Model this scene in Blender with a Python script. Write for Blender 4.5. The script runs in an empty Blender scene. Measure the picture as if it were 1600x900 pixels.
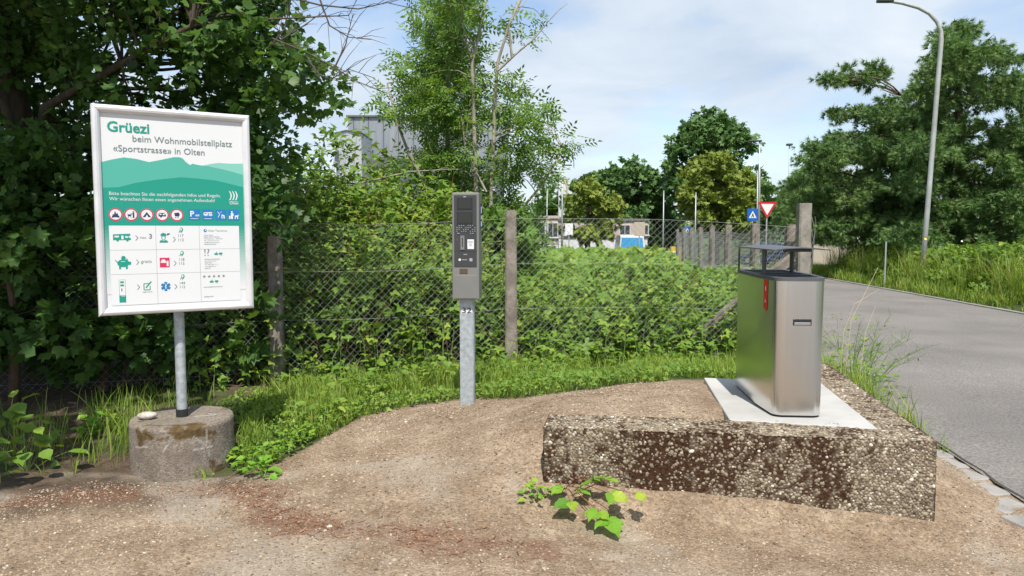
import bpy, math, numpy as np
from math import radians as R, sin, cos, pi
from mathutils import Vector, Matrix
rng = np.random.default_rng(11)
sc = bpy.context.scene
col = sc.collection

# ------------------------------------------------------------------ camera, sky, sun, exposure
PITCH = R(4.3); CAMZ = 1.6; F = 1200.0
cam = bpy.data.cameras.new('camera'); cam.lens = 27.0; cam.sensor_width = 36.0
cam.clip_start = 0.05; cam.clip_end = 3000
camo = bpy.data.objects.new('camera', cam); col.objects.link(camo)
camo.location = (0, 0, CAMZ); camo.rotation_euler = (R(90) - PITCH, 0, 0)
sc.camera = camo

SUN_EL = R(58); SUN_AZ = R(4)          # high sun behind the viewer
sun = bpy.data.lights.new('sun', 'SUN'); sun.energy = 4.4; sun.angle = R(0.5); sun.color = (1.0, 0.955, 0.88)
suno = bpy.data.objects.new('sun', sun); col.objects.link(suno)
suno.rotation_euler = (R(90) - SUN_EL, 0, SUN_AZ); suno.location = (0, -10, 20)

w = bpy.data.worlds.new('World'); sc.world = w; w.use_nodes = True
nt = w.node_tree; N = nt.nodes; L = nt.links; N.clear()
wout = N.new('ShaderNodeOutputWorld'); bg = N.new('ShaderNodeBackground'); bg.inputs['Strength'].default_value = 0.138
sky = N.new('ShaderNodeTexSky'); sky.sky_type = 'NISHITA'; sky.sun_disc = False
sky.sun_elevation = SUN_EL; sky.sun_rotation = R(180); sky.air_density = 1.0; sky.dust_density = 0.6; sky.ozone_density = 2.0
tc = N.new('ShaderNodeTexCoord'); sep = N.new('ShaderNodeSeparateXYZ'); L.new(tc.outputs['Generated'], sep.inputs[0])
def wmath(op, a, b=None):
    m = N.new('ShaderNodeMath'); m.operation = op
    for i, v in enumerate((a, b)):
        if v is None: continue
        if isinstance(v, (int, float)): m.inputs[i].default_value = v
        else: L.new(v, m.inputs[i])
    return m.outputs[0]
den = wmath('ADD', wmath('MAXIMUM', sep.outputs[2], 0.0), 0.30)
comb = N.new('ShaderNodeCombineXYZ')
L.new(wmath('DIVIDE', sep.outputs[0], den), comb.inputs[0]); L.new(wmath('DIVIDE', sep.outputs[1], den), comb.inputs[1])
def wnoise(scale, detail, rough, off, stretch):
    mp = N.new('ShaderNodeMapping'); mp.inputs['Location'].default_value = off; mp.inputs['Scale'].default_value = stretch
    mp.inputs['Rotation'].default_value = (0, 0, 0.35)
    L.new(comb.outputs[0], mp.inputs[0])
    n = N.new('ShaderNodeTexNoise'); n.inputs['Scale'].default_value = scale; n.inputs['Detail'].default_value = detail
    n.inputs['Roughness'].default_value = rough; n.inputs['Distortion'].default_value = 0.4
    L.new(mp.outputs[0], n.inputs['Vector']); return n.outputs['Fac']
c1 = wnoise(1.15, 7, 0.55, (3.1, 1.7, 0), (1, 1.25, 1)); c2 = wnoise(2.0, 6, 0.55, (7.3, 2.2, 0), (0.9, 1.3, 1))
mix = wmath('ADD', wmath('MULTIPLY', c1, 0.7), wmath('MULTIPLY', c2, 0.3))
ramp = N.new('ShaderNodeValToRGB'); L.new(mix, ramp.inputs[0])
ramp.color_ramp.elements[0].position = 0.40; ramp.color_ramp.elements[0].color = (0.05, 0.05, 0.05, 1)
ramp.color_ramp.elements[1].position = 0.54; ramp.color_ramp.elements[1].color = (0.95, 0.95, 0.95, 1)
shade = N.new('ShaderNodeValToRGB'); L.new(c2, shade.inputs[0])
shade.color_ramp.elements[0].position = 0.3; shade.color_ramp.elements[0].color = (3.0, 3.6, 4.4, 1)
shade.color_ramp.elements[1].position = 0.7; shade.color_ramp.elements[1].color = (4.6, 5.0, 5.4, 1)
mx = N.new('ShaderNodeMixRGB'); L.new(ramp.outputs[0], mx.inputs[0]); L.new(sky.outputs[0], mx.inputs[1]); L.new(shade.outputs[0], mx.inputs[2])
L.new(mx.outputs[0], bg.inputs['Color']); L.new(bg.outputs[0], wout.inputs[0])

vs = sc.view_settings; vs.view_transform = 'Standard'; vs.look = 'None'; vs.gamma = 1; vs.use_curve_mapping = False; vs.exposure = 0.45
sc.render.engine = 'CYCLES'; cy = sc.cycles
cy.max_bounces = 6; cy.diffuse_bounces = 3; cy.glossy_bounces = 3; cy.transmission_bounces = 3; cy.transparent_max_bounces = 4
cy.use_denoising = True; cy.caustics_reflective = False; cy.caustics_refractive = False

# ------------------------------------------------------------------ helpers
CT, ST = cos(PITCH), sin(PITCH)
def at(px, py, Y):            # point seen at a photo pixel, at distance Y in front of the viewer
    u, v = (px - 800) / F, (450 - py) / F
    d = (u, CT + v * ST, -ST + v * CT); t = Y / d[1]
    return np.array((d[0] * t, Y, CAMZ + d[2] * t))
def G(px, py, z=0.0):         # point seen at a photo pixel, at height z
    u, v = (px - 800) / F, (450 - py) / F
    d = (u, CT + v * ST, -ST + v * CT); t = (z - CAMZ) / d[2]
    return np.array((d[0] * t, d[1] * t, z))
def sm(t): t = np.clip(t, 0, 1); return t * t * (3 - 2 * t)
def vnoise(x, y, z=0.0, seed=0):
    x, y, z = np.broadcast_arrays(np.asarray(x, float), np.asarray(y, float), np.asarray(z, float))
    xi, yi, zi = np.floor(x).astype(np.int64), np.floor(y).astype(np.int64), np.floor(z).astype(np.int64)
    fx, fy, fz = sm(x - xi), sm(y - yi), sm(z - zi)
    def h(a, b, c):
        n = (a * 374761393 + b * 668265263 + c * 2147483647 + seed * 1274126177) & 0xffffffff
        n = ((n ^ (n >> 13)) * 1274126177) & 0xffffffff
        return ((n ^ (n >> 16)) & 0xffff) / 65535.0
    r = 0
    for dz, wz in ((0, 1 - fz), (1, fz)):
        for dy, wy in ((0, 1 - fy), (1, fy)):
            for dx, wx in ((0, 1 - fx), (1, fx)):
                r = r + h(xi + dx, yi + dy, zi + dz) * wx * wy * wz
    return r
def fbm(x, y, z=0.0, o=4, seed=0):
    r, a, s = 0, 0.5, 0
    for i in range(o):
        r = r + a * vnoise(np.asarray(x) * 2 ** i, np.asarray(y) * 2 ** i, np.asarray(z) * 2 ** i, seed + i); s += a; a *= .55
    return r / s

# ---- materials
MATS = {}
def newmat(name):
    m = bpy.data.materials.new(name); m.use_nodes = True; MATS[name] = m
    return m, m.node_tree, m.node_tree.nodes['Principled BSDF']
def plain(name, c, rough=.6, metal=0.0, spec=.4):
    m, t, p = newmat(name)
    p.inputs['Base Color'].default_value = (*c, 1); p.inputs['Roughness'].default_value = rough
    p.inputs['Metallic'].default_value = metal; p.inputs['Specular IOR Level'].default_value = spec
    return m
def noisy(name, stops, scale=8.0, detail=6, rough=.8, metal=0.0, bump=0.0, bscale=None, stretch=(1, 1, 1), dist=.02, spec=.3, coord='Object', rvar=0.0):
    m, t, p = newmat(name); n = t.nodes; l = t.links
    tcn = n.new('ShaderNodeTexCoord'); mp = n.new('ShaderNodeMapping'); mp.inputs['Scale'].default_value = stretch
    l.new(tcn.outputs[coord], mp.inputs[0])
    nz = n.new('ShaderNodeTexNoise'); nz.inputs['Scale'].default_value = scale; nz.inputs['Detail'].default_value = detail; nz.inputs['Roughness'].default_value = .62
    l.new(mp.outputs[0], nz.inputs['Vector'])
    rp = n.new('ShaderNodeValToRGB'); l.new(nz.outputs['Fac'], rp.inputs[0])
    e = rp.color_ramp.elements
    while len(e) < len(stops): e.new(.5)
    for q, (pos, c) in zip(e, stops): q.position = pos; q.color = (*c, 1)
    l.new(rp.outputs[0], p.inputs['Base Color']); p.inputs['Roughness'].default_value = rough
    p.inputs['Metallic'].default_value = metal; p.inputs['Specular IOR Level'].default_value = spec
    if rvar:
        mr = n.new('ShaderNodeMapRange'); mr.inputs[3].default_value = rough - rvar; mr.inputs[4].default_value = rough + rvar
        l.new(nz.outputs['Fac'], mr.inputs[0]); l.new(mr.outputs[0], p.inputs['Roughness'])
    if bump:
        nb = n.new('ShaderNodeTexNoise'); nb.inputs['Scale'].default_value = bscale or scale * 4; nb.inputs['Detail'].default_value = 5
        l.new(mp.outputs[0], nb.inputs['Vector'])
        b = n.new('ShaderNodeBump'); b.inputs['Strength'].default_value = bump; b.inputs['Distance'].default_value = dist
        l.new(nb.outputs['Fac'], b.inputs['Height']); l.new(b.outputs[0], p.inputs['Normal'])
    return m
def varmat(name, stops, rough=.55, trans=.3, spec=.3, tcol=None):
    """leaf or stone colour picked by the per-piece attribute 'var'"""
    m, t, p = newmat(name); n = t.nodes; l = t.links
    a = n.new('ShaderNodeAttribute'); a.attribute_name = 'var'
    rp = n.new('ShaderNodeValToRGB'); l.new(a.outputs['Fac'], rp.inputs[0])
    e = rp.color_ramp.elements
    while len(e) < len(stops): e.new(.5)
    for q, (pos, c) in zip(e, stops): q.position = pos; q.color = (*c, 1)
    l.new(rp.outputs[0], p.inputs['Base Color']); p.inputs['Roughness'].default_value = rough; p.inputs['Specular IOR Level'].default_value = spec
    if trans:
        tr = n.new('ShaderNodeBsdfTranslucent'); mxr = n.new('ShaderNodeMixShader'); mxr.inputs[0].default_value = trans
        hs = n.new('ShaderNodeHueSaturation'); hs.inputs['Hue'].default_value = .485; hs.inputs['Saturation'].default_value = 1.1; hs.inputs['Value'].default_value = 1.5
        l.new(rp.outputs[0], hs.inputs['Color']); l.new(hs.outputs[0], tr.inputs['Color'])
        l.new(p.outputs[0], mxr.inputs[1]); l.new(tr.outputs[0], mxr.inputs[2])
        l.new(mxr.outputs[0], n['Material Output'].inputs['Surface'])
    return m

# ---- mesh builders
def link(o, parent=None):
    col.objects.link(o)
    if parent is not None: o.parent = parent
    return o
def tag(o, label=None, cat=None, group=None, kind=None):
    if label: o['label'] = label
    if cat: o['category'] = cat
    if group: o['group'] = group
    if kind: o['kind'] = kind
    return o
def empty(name, loc=(0, 0, 0), rz=0.0):
    o = bpy.data.objects.new(name, None); o.empty_display_size = .1
    o.location = tuple(map(float, loc)); o.rotation_euler = (0, 0, rz); return link(o)
def mesh_np(name, V, Fc, mat, parent=None, attrs=None, smooth=False):
    """one mesh from a vertex array and an array (or list of arrays) of equal-sided faces"""
    V = np.ascontiguousarray(V, np.float32)
    Fs = [np.asarray(f, np.int32) for f in (Fc if isinstance(Fc, list) else [Fc]) if len(f)]
    me = bpy.data.meshes.new(name)
    me.vertices.add(len(V)); me.vertices.foreach_set('co', V.ravel())
    idx = np.concatenate([f.ravel() for f in Fs]); tot = np.concatenate([np.full(len(f), f.shape[1]) for f in Fs])
    me.loops.add(len(idx)); me.loops.foreach_set('vertex_index', idx)
    me.polygons.add(len(tot)); me.polygons.foreach_set('loop_start', np.concatenate([[0], np.cumsum(tot)[:-1]]).astype(np.int32))
    if smooth: me.polygons.foreach_set('use_smooth', np.ones(len(tot), bool))
    me.update(calc_edges=True)
    for k, v in (attrs or {}).items():
        me.attributes.new(k, 'FLOAT', 'POINT').data.foreach_set('value', np.ascontiguousarray(v, np.float32))
    me.materials.append(MATS[mat])
    return link(bpy.data.objects.new(name, me), parent)
class MB:
    def __init__(s): s.v, s.f, s.m, s.mats = [], [], [], []
    def mi(s, m):
        if m is None: return 0
        if m not in s.mats: s.mats.append(m)
        return s.mats.index(m)
    def add(s, vs, fs, m=None):
        o = len(s.v); i = s.mi(m)
        s.v += [tuple(map(float, q)) for q in vs]; s.f += [[o + k for k in f] for f in fs]; s.m += [i] * len(fs)
        return s
    def box(s, c, d, rz=0.0, m=None, rot=None):
        M = rot if rot is not None else Matrix.Rotation(rz, 3, 'Z'); c = Vector(c)
        vs = [c + M @ Vector((x * d[0] / 2, y * d[1] / 2, z * d[2] / 2)) for z in (-1, 1) for y in (-1, 1) for x in (-1, 1)]
        return s.add(vs, [(0, 2, 3, 1), (4, 5, 7, 6), (0, 1, 5, 4), (2, 6, 7, 3), (0, 4, 6, 2), (1, 3, 7, 5)], m)
    def tube(s, pts, rad, n=8, cap=True, m=None):
        P = [Vector(tuple(map(float, p))) for p in pts]; rad = rad if hasattr(rad, '__len__') else [rad] * len(P)
        t0 = (P[1] - P[0]).normalized(); a = t0.orthogonal().normalized(); vs, fs = [], []
        for i, p in enumerate(P):
            t = (P[min(i + 1, len(P) - 1)] - P[max(i - 1, 0)]).normalized()
            a = (a - t * a.dot(t)).normalized(); b = t.cross(a)
            vs += [p + (a * cos(2 * pi * k / n) + b * sin(2 * pi * k / n)) * rad[i] for k in range(n)]
        for i in range(len(P) - 1):
            fs += [(i * n + k, i * n + (k + 1) % n, (i + 1) * n + (k + 1) % n, (i + 1) * n + k) for k in range(n)]
        if cap: fs += [tuple(range(n))[::-1], tuple((len(P) - 1) * n + k for k in range(n))]
        return s.add(vs, fs, m)
    def prism(s, poly, z0, z1, m=None):
        n = len(poly); vs = [(x, y, z0) for x, y in poly] + [(x, y, z1) for x, y in poly]
        return s.add(vs, [tuple(range(n))[::-1], tuple(range(n, 2 * n))] + [(k, (k + 1) % n, n + (k + 1) % n, n + k) for k in range(n)], m)
    def build(s, name, mat=None, parent=None, bevel=0.0, smooth=False, seg=2):
        me = bpy.data.meshes.new(name); me.from_pydata(s.v, [], s.f); me.update()
        mats = s.mats or [mat]
        for k in mats: me.materials.append(MATS[k])
        if s.mats: me.polygons.foreach_set('material_index', s.m)
        if smooth: me.polygons.foreach_set('use_smooth', [True] * len(me.polygons))
        o = link(bpy.data.objects.new(name, me), parent)
        if bevel:
            b = o.modifiers.new('bevel', 'BEVEL'); b.width = bevel; b.segments = seg; b.limit_method = 'ANGLE'
        return o

def unit(a): return a / np.maximum(np.linalg.norm(a, axis=-1, keepdims=True), 1e-9)
def scatter(T, TF, pos, ydir, nrm, scale, var, aspect=None):
    """copies of a small template (points along +Y, faces +Z) as plain vertex and face arrays"""
    T = np.asarray(T, float); TF = np.asarray(TF); n, k = len(pos), len(T)
    y = unit(ydir); z = unit(nrm - (nrm * y).sum(1, keepdims=True) * y); x = np.cross(y, z)
    sx = scale if aspect is None else scale * aspect
    V = pos[:, None, :] + (T[None, :, 0:1] * sx[:, None, None]) * x[:, None, :] + (T[None, :, 1:2] * scale[:, None, None]) * y[:, None, :] + (T[None, :, 2:3] * scale[:, None, None]) * z[:, None, :]
    Fc = (TF[None] + (np.arange(n) * k)[:, None, None]).reshape(-1, TF.shape[1])
    return V.reshape(-1, 3), Fc, np.repeat(var, k)
def leaf_t(wd=.3, fold=.08, mid=.42):
    return [(0, 0, 0), (-wd, mid, fold), (0, 1, -.08), (wd, mid, fold)], [(0, 2, 1), (0, 3, 2)]
def compound_t(items):
    T, Fc = [], []
    for (x, y, ang, ln, wd) in items:
        b, f = leaf_t(wd); o = len(T); c, s_ = cos(ang), sin(ang)
        for (px, py, pz) in b: T.append((x + ln * (px * c + py * s_), y + ln * (-px * s_ + py * c), pz * ln))
        Fc += [tuple(o + i for i in t) for t in f]
    return T, Fc
BRAMBLE = compound_t([(0, .45, 0, .6, .34), (0, .42, 1.25, .5, .33), (0, .42, -1.25, .5, .33)])
ASH = compound_t([(0, .95, 0, .34, .2)] + [(0, y, s * 1.05, .34, .2) for y in (.28, .5, .72) for s in (-1, 1)])
_mo = [(0, 0), (-.48, .16), (-.44, .70), (-.16, .62), (0, 1), (.16, .62), (.44, .70), (.48, .16)]
MAPLE = [(0, .32, -.03)] + [(x, y, .05 * abs(x)) for x, y in _mo], [(0, i + 1 if i < 8 else 1, i) for i in range(1, 9)]
_t = []; _f = []
for k in range(11):
    a = 2 * pi * k * .618; e = .35 + .6 * ((k * 7 % 11) / 11.0); d = (sin(a) * e, 1.05 - .45 * e, cos(a) * e)
    s_ = (cos(a) * .085, 0, -sin(a) * .085); o = len(_t)
    _t += [(-s_[0], 0, -s_[2]), (s_[0], 0, s_[2]), d]; _f.append((o, o + 1, o + 2))
PINE = (_t, _f)
SPRAY = compound_t([(0, 0, 0, 1, .34), (.1, .1, .9, .8, .34), (-.1, .1, -.9, .8, .34), (0, .5, .45, .7, .3), (0, .4, -.5, .75, .3)])

def crown(name, parent, mat, clumps, per, tmpl, size, up=.8, twigs=9, squash=.75, vshift=None, spread=.12):
    """leaves set along short twigs that radiate from each clump centre"""
    P, Y, Nn, S, Vv = [], [], [], [], []
    for ci, (c, r) in enumerate(clumps):
        n = max(6, int(per * (r ** 2 if r > 0 else 1)))
        tw = unit(rng.normal(size=(twigs, 3)) + np.array((0, 0, .25))) * np.array((1, 1, squash))
        k = rng.integers(0, twigs, n); t = rng.uniform(.15, 1, n) ** .7
        p = np.asarray(c) + tw[k] * (t * r)[:, None] + rng.normal(size=(n, 3)) * r * spread
        P.append(p); Y.append(tw[k] + rng.normal(size=(n, 3)) * .6 + np.array((0, 0, -.35)))
        Nn.append(np.array((0, -.25, up)) + rng.normal(size=(n, 3)) * .55)
        S.append(size * rng.uniform(.65, 1.25, n)); cv = rng.uniform(-.16, .16)
        Vv.append(np.clip(.5 + cv + rng.normal(size=n) * .16 + (vshift(c) if vshift else 0), 0, 1))
    V, Fc, var = scatter(*tmpl, np.concatenate(P), np.concatenate(Y), np.concatenate(Nn), np.concatenate(S), np.concatenate(Vv))
    return mesh_np(name, V, Fc, mat, parent, {'var': var})
def inpoly(poly, x, y):
    r = np.zeros(len(x), bool); n = len(poly)
    for i in range(n):
        (x1, y1), (x2, y2) = poly[i], poly[(i + 1) % n]
        c = ((y1 > y) != (y2 > y)) & (x < (x2 - x1) * (y - y1) / (y2 - y1 + 1e-9) + x1); r ^= c
    return r
def poly_clumps(poly, y0, y1, n, r0, r1):
    """clump centres filling the solid whose outline is known and that reaches from distance y0 to y1"""
    a = np.array(poly, float); out = []
    while len(out) < n:
        x = rng.uniform(a[:, 0].min(), a[:, 0].max(), 60); y = rng.uniform(a[:, 1].min(), a[:, 1].max(), 60)
        for px, py in zip(x[inpoly(poly, x, y)], y[inpoly(poly, x, y)]):
            if len(out) < n: out.append((at(px, py, rng.uniform(y0, y1)), rng.uniform(r0, r1)))
    return out
def bend(p, q, k=6, sag=.12):
    p, q = np.asarray(p, float), np.asarray(q, float); d = np.linalg.norm(q - p)
    off = rng.normal(size=3) * d * .07 + np.array((0, 0, sag * d)); t = np.linspace(0, 1, k)[:, None]
    return p + (q - p) * t + off * (t * (1 - t) * 4) * .6 + np.concatenate([[[0, 0, 0]], rng.normal(size=(k - 2, 3)) * d * .015, [[0, 0, 0]]])
def tree(name, label, cat, stems, clumps, leaf, bark, size, per, tmpl, group=None, r_limb=.03, limbs=1.0, **kw):
    """stems: list of (polyline, r_base, r_top)"""
    base = stems[0][0][0]; root = empty(name, base); b = Vector(tuple(map(float, base)))
    tag(root, label, cat, group); pts = []
    for pl, ra, rb in stems:
        m = MB(); pl = [np.asarray(p, float) for p in pl]; n = len(pl)
        m.tube([p - base for p in pl], [ra + (rb - ra) * i / (n - 1) for i in range(n)], 9, True)
        m.build('trunk', bark, root, smooth=True)
        for i in range(n - 1):
            for t in (0, .33, .66): pts.append(pl[i] + (pl[i + 1] - pl[i]) * t)
        pts.append(pl[-1])
    pts = np.array(pts); m = MB()
    for c, r in clumps:
        if rng.random() > limbs: continue
        d = np.linalg.norm(pts - (np.asarray(c) - np.array((0, 0, .0))), axis=1) + 1.2 * np.maximum(pts[:, 2] - c[2], -.0)
        q = pts[np.argmin(d)]; ln = np.linalg.norm(q - c)
        if ln < .1: continue
        rl = r_limb * min(1.6, .4 + ln * .18); m.tube([p - base for p in bend(q, c)], [rl * (1 - .75 * i / 5) for i in range(6)], 5, False)
    if m.f: tag(m.build('limbs', bark, root, smooth=True), kind='stuff')
    crown('crown', root, leaf, [(np.asarray(c) - base, r) for c, r in clumps], per, tmpl, size, **kw)
    return root

def blades(name, pos, h, wd, mat, parent=None, lean=.35, var=None):
    n = len(pos); a = rng.uniform(0, 2 * pi, n); d = np.stack([np.cos(a), np.sin(a), np.zeros(n)], 1)
    s = np.stack([-np.sin(a + rng.normal(size=n) * .5), np.cos(a), np.zeros(n)], 1); le = lean * rng.uniform(.2, 1.6, n)
    rows = []
    for t, wv in ((0, 1), (.4, .85), (.75, .55)):
        c = pos + d * (h * le * t * t)[:, None] + np.array((0, 0, 1)) * (h * t * (1 - .25 * le * t))[:, None]
        rows += [c - s * (wd * wv / 2)[:, None], c + s * (wd * wv / 2)[:, None]]
    rows.append(pos + d * (h * le)[:, None] + np.array((0, 0, 1)) * (h * (1 - .25 * le))[:, None])
    V = np.stack(rows, 1).reshape(-1, 3); o = (np.arange(n) * 7)[:, None]
    q = np.concatenate([o + np.array([0, 1, 3, 2]), o + np.array([2, 3, 5, 4])]); t3 = o + np.array([4, 5, 6])
    var = np.clip(rng.normal(.5, .2, n), 0, 1) if var is None else var
    return mesh_np(name, V, [q, t3], mat, parent, {'var': np.repeat(var, 7)})

# ------------------------------------------------------------------ materials
plain('white_print', (.66, .67, .68), .45); plain('green_print', (.012, .27, .20), .45); plain('grey_print', (.16, .20, .20), .5)
plain('hill_light', (.20, .50, .42), .45); plain('hill_mid', (.075, .38, .30), .45); plain('line_print', (.33, .36, .38), .5)
plain('red_print', (.55, .03, .09), .45); plain('navy_print', (.03, .035, .10), .5); plain('blue_print', (.015, .17, .42), .45); plain('black_print', (.02, .02, .025), .5)
noisy('aluminium', [(.3, (.62, .62, .63)), (.7, (.76, .76, .77))], 5, 4, .42, .35, stretch=(1, 1, 1), rvar=.06)
noisy('galvanised', [(.3, (.30, .34, .37)), (.5, (.42, .46, .49)), (.75, (.56, .60, .62))], 26, 4, .5, .45, bump=.1, bscale=60, dist=.002)
plain('dark_plastic', (.02, .021, .023), .5); plain('screen_glass', (.012, .015, .016), .12, 0, .6)
noisy('meter_grey', [(.3, (.165, .165, .155)), (.7, (.195, .195, .185))], 3, 3, .5); plain('meter_face', (.045, .047, .05), .45)
plain('meter_key', (.32, .33, .33), .5); plain('amber_window', (.10, .07, .05), .2)
noisy('stainless', [(.2, (.71, .705, .69)), (.8, (.735, .73, .715))], 3, 2, .22, 1.0, stretch=(14, 14, .25), rvar=.02)
noisy('canopy_paint', [(.3, (.075, .08, .085)), (.7, (.10, .105, .11))], 9, 4, .5, 0.0)
plain('sticker_red', (.60, .015, .02), .4)
noisy('asphalt', [(.3, (.118, .110, .103)), (.5, (.198, .186, .175)), (.7, (.30, .283, .267))], 55, 12, .9, bump=.7, bscale=150, dist=.006, spec=.15)
_t = MATS['asphalt'].node_tree; _p = _t.nodes['Principled BSDF']; _src = _p.inputs['Base Color'].links[0].from_socket      # worn and patched areas
_n = _t.nodes.new('ShaderNodeTexNoise'); _n.inputs['Scale'].default_value = .55; _n.inputs['Detail'].default_value = 7; _n.inputs['Roughness'].default_value = .6
_c = _t.nodes.new('ShaderNodeTexCoord'); _t.links.new(_c.outputs['Object'], _n.inputs['Vector'])
_r = _t.nodes.new('ShaderNodeValToRGB'); _t.links.new(_n.outputs['Fac'], _r.inputs[0]); _r.color_ramp.elements[0].position = .35; _r.color_ramp.elements[0].color = (.80, .79, .78, 1); _r.color_ramp.elements[1].position = .65; _r.color_ramp.elements[1].color = (1.08, 1.06, 1.03, 1)
_m = _t.nodes.new('ShaderNodeMixRGB'); _m.blend_type = 'MULTIPLY'; _m.inputs[0].default_value = 1; _t.links.new(_src, _m.inputs[1]); _t.links.new(_r.outputs[0], _m.inputs[2]); _t.links.new(_m.outputs[0], _p.inputs['Base Color'])
noisy('sett_stone', [(.3, (.21, .20, .18)), (.7, (.34, .32, .295))], 7, 6, .85, bump=.4, bscale=60, dist=.005)
noisy('pad_concrete', [(.25, (.34, .33, .31)), (.6, (.47, .46, .435))], 2.2, 8, .8, bump=.12, bscale=80, dist=.003)
noisy('post_concrete', [(.25, (.10, .083, .07)), (.5, (.21, .18, .152)), (.75, (.34, .30, .26))], 9, 8, .9, bump=.7, bscale=70, dist=.01)
noisy('post_pale', [(.25, (.15, .13, .11)), (.75, (.34, .31, .265))], 9, 8, .9, bump=.5, bscale=50, dist=.01)
plain('fence_wire', (.30, .31, .29), .6, .1)
noisy('bark_pale', [(.3, (.17, .15, .115)), (.7, (.42, .38, .31))], 14, 6, .9, bump=.5, stretch=(1, 1, .3))
noisy('bark_dark', [(.3, (.035, .028, .02)), (.7, (.11, .09, .065))], 12, 6, .9, bump=.6, stretch=(1, 1, .3))
noisy('bark_red', [(.3, (.07, .045, .03)), (.7, (.19, .12, .08))], 12, 6, .9, bump=.6, stretch=(1, 1, .3))
plain('dead_twig', (.085, .065, .05), .9); plain('dry_stalk', (.50, .42, .27), .8); plain('green_stem', (.13, .20, .05), .7); plain('red_stem', (.20, .09, .05), .7)
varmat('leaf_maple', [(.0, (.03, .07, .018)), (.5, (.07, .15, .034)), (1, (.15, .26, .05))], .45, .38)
varmat('leaf_ash', [(.0, (.075, .155, .030)), (.5, (.14, .25, .048)), (1, (.24, .35, .065))], .5, .35)
varmat('leaf_bramble', [(.0, (.065, .135, .022)), (.45, (.14, .25, .036)), (.85, (.23, .33, .045)), (1, (.32, .38, .06))], .5, .3)
varmat('leaf_shrub', [(.0, (.095, .155, .025)), (.5, (.19, .275, .04)), (1, (.31, .36, .06))], .5, .32)
varmat('leaf_far', [(.0, (.06, .13, .04)), (.5, (.10, .195, .055)), (1, (.16, .26, .07))], .6, .25)
varmat('leaf_lime', [(.0, (.11, .17, .025)), (.5, (.19, .25, .04)), (1, (.30, .35, .065))], .6, .25)
varmat('needle', [(.0, (.06, .12, .04)), (.5, (.115, .205, .058)), (1, (.20, .285, .08))], .55, .28)
varmat('grass', [(.0, (.10, .165, .025)), (.5, (.19, .29, .04)), (.85, (.29, .37, .065)), (1, (.45, .40, .17))], .5, .35)
varmat('dry_grass', [(.0, (.12, .17, .04)), (.5, (.24, .24, .08)), (1, (.42, .36, .17))], .6, .3)
varmat('gravel_stone', [(.0, (.11, .074, .046)), (.3, (.215, .158, .105)), (.6, (.315, .244, .175)), (.85, (.43, .355, .272)), (1, (.57, .50, .41))], .85, 0)
varmat('pebble', [(.0, (.055, .042, .03)), (.25, (.14, .11, .078)), (.55, (.25, .20, .14)), (.8, (.37, .32, .24)), (1, (.66, .61, .51))], .7, 0)
varmat('petal', [(.0, (.75, .75, .70)), (.6, (.78, .78, .72)), (.61, (.75, .58, .05)), (1, (.75, .6, .06))], .6, .2)

def zoned(name, base, zones, bump=.6, bscale=55, dist=.012, cell=70):
    """ground-like material: a noisy base colour, then layers switched by vertex attributes"""
    m, t, p = newmat(name); n, l = t.nodes, t.links
    tcn = n.new('ShaderNodeTexCoord')
    def stops(fac, ss):
        rp = n.new('ShaderNodeValToRGB'); l.new(fac, rp.inputs[0]); e = rp.color_ramp.elements
        while len(e) < len(ss): e.new(.5)
        for q, (pos, c) in zip(e, ss): q.position = pos; q.color = (*c, 1)
        return rp.outputs[0]
    def nz(s, d=8):
        k = n.new('ShaderNodeTexNoise'); k.inputs['Scale'].default_value = s; k.inputs['Detail'].default_value = d; k.inputs['Roughness'].default_value = .65
        l.new(tcn.outputs['Object'], k.inputs['Vector']); return k.outputs['Fac']
    vo = n.new('ShaderNodeTexVoronoi'); vo.inputs['Scale'].default_value = cell; l.new(tcn.outputs['Object'], vo.inputs['Vector'])
    spx = n.new('ShaderNodeSeparateColor'); l.new(vo.outputs['Color'], spx.inputs[0])
    cur = stops(nz(3.5, 10), base)
    mc = n.new('ShaderNodeMixRGB'); mc.blend_type = 'OVERLAY'; mc.inputs[0].default_value = .55
    l.new(cur, mc.inputs[1]); l.new(stops(spx.outputs[0], [(0, (.25, .25, .25)), (1, (.8, .79, .77))]), mc.inputs[2]); cur = mc.outputs[0]
    for attr, ss, s in zones:
        a = n.new('ShaderNodeAttribute'); a.attribute_name = attr
        k = n.new('ShaderNodeMixRGB'); l.new(a.outputs['Fac'], k.inputs[0]); l.new(cur, k.inputs[1]); l.new(stops(nz(s), ss), k.inputs[2]); cur = k.outputs[0]
    l.new(cur, p.inputs['Base Color']); p.inputs['Roughness'].default_value = .92; p.inputs['Specular IOR Level'].default_value = .2
    b = n.new('ShaderNodeBump'); b.inputs['Strength'].default_value = bump; b.inputs['Distance'].default_value = dist
    ad = n.new('ShaderNodeMath'); ad.operation = 'SUBTRACT'; l.new(nz(bscale, 4), ad.inputs[0]); l.new(vo.outputs['Distance'], ad.inputs[1])
    l.new(ad.outputs[0], b.inputs['Height']); l.new(b.outputs[0], p.inputs['Normal'])
    return m
zoned('ground', [(.3, (.165, .114, .073)), (.5, (.235, .173, .118)), (.7, (.33, .257, .185))],
      [('dirt', [(.3, (.045, .032, .022)), (.7, (.14, .10, .07))], 9), ('litter', [(.3, (.10, .048, .028)), (.7, (.22, .12, .075))], 30),
       ('turf', [(.3, (.035, .045, .015)), (.7, (.075, .10, .03))], 6), ('pale', [(.3, (.25, .21, .165)), (.7, (.42, .38, .32))], 40)])
zoned('aggregate', [(.3, (.10, .075, .05)), (.7, (.22, .175, .125))],
      [('moss', [(.3, (.024, .013, .007)), (.6, (.066, .032, .016)), (.8, (.11, .054, .027))], 60)], .8, 90, .008, 60)
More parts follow.
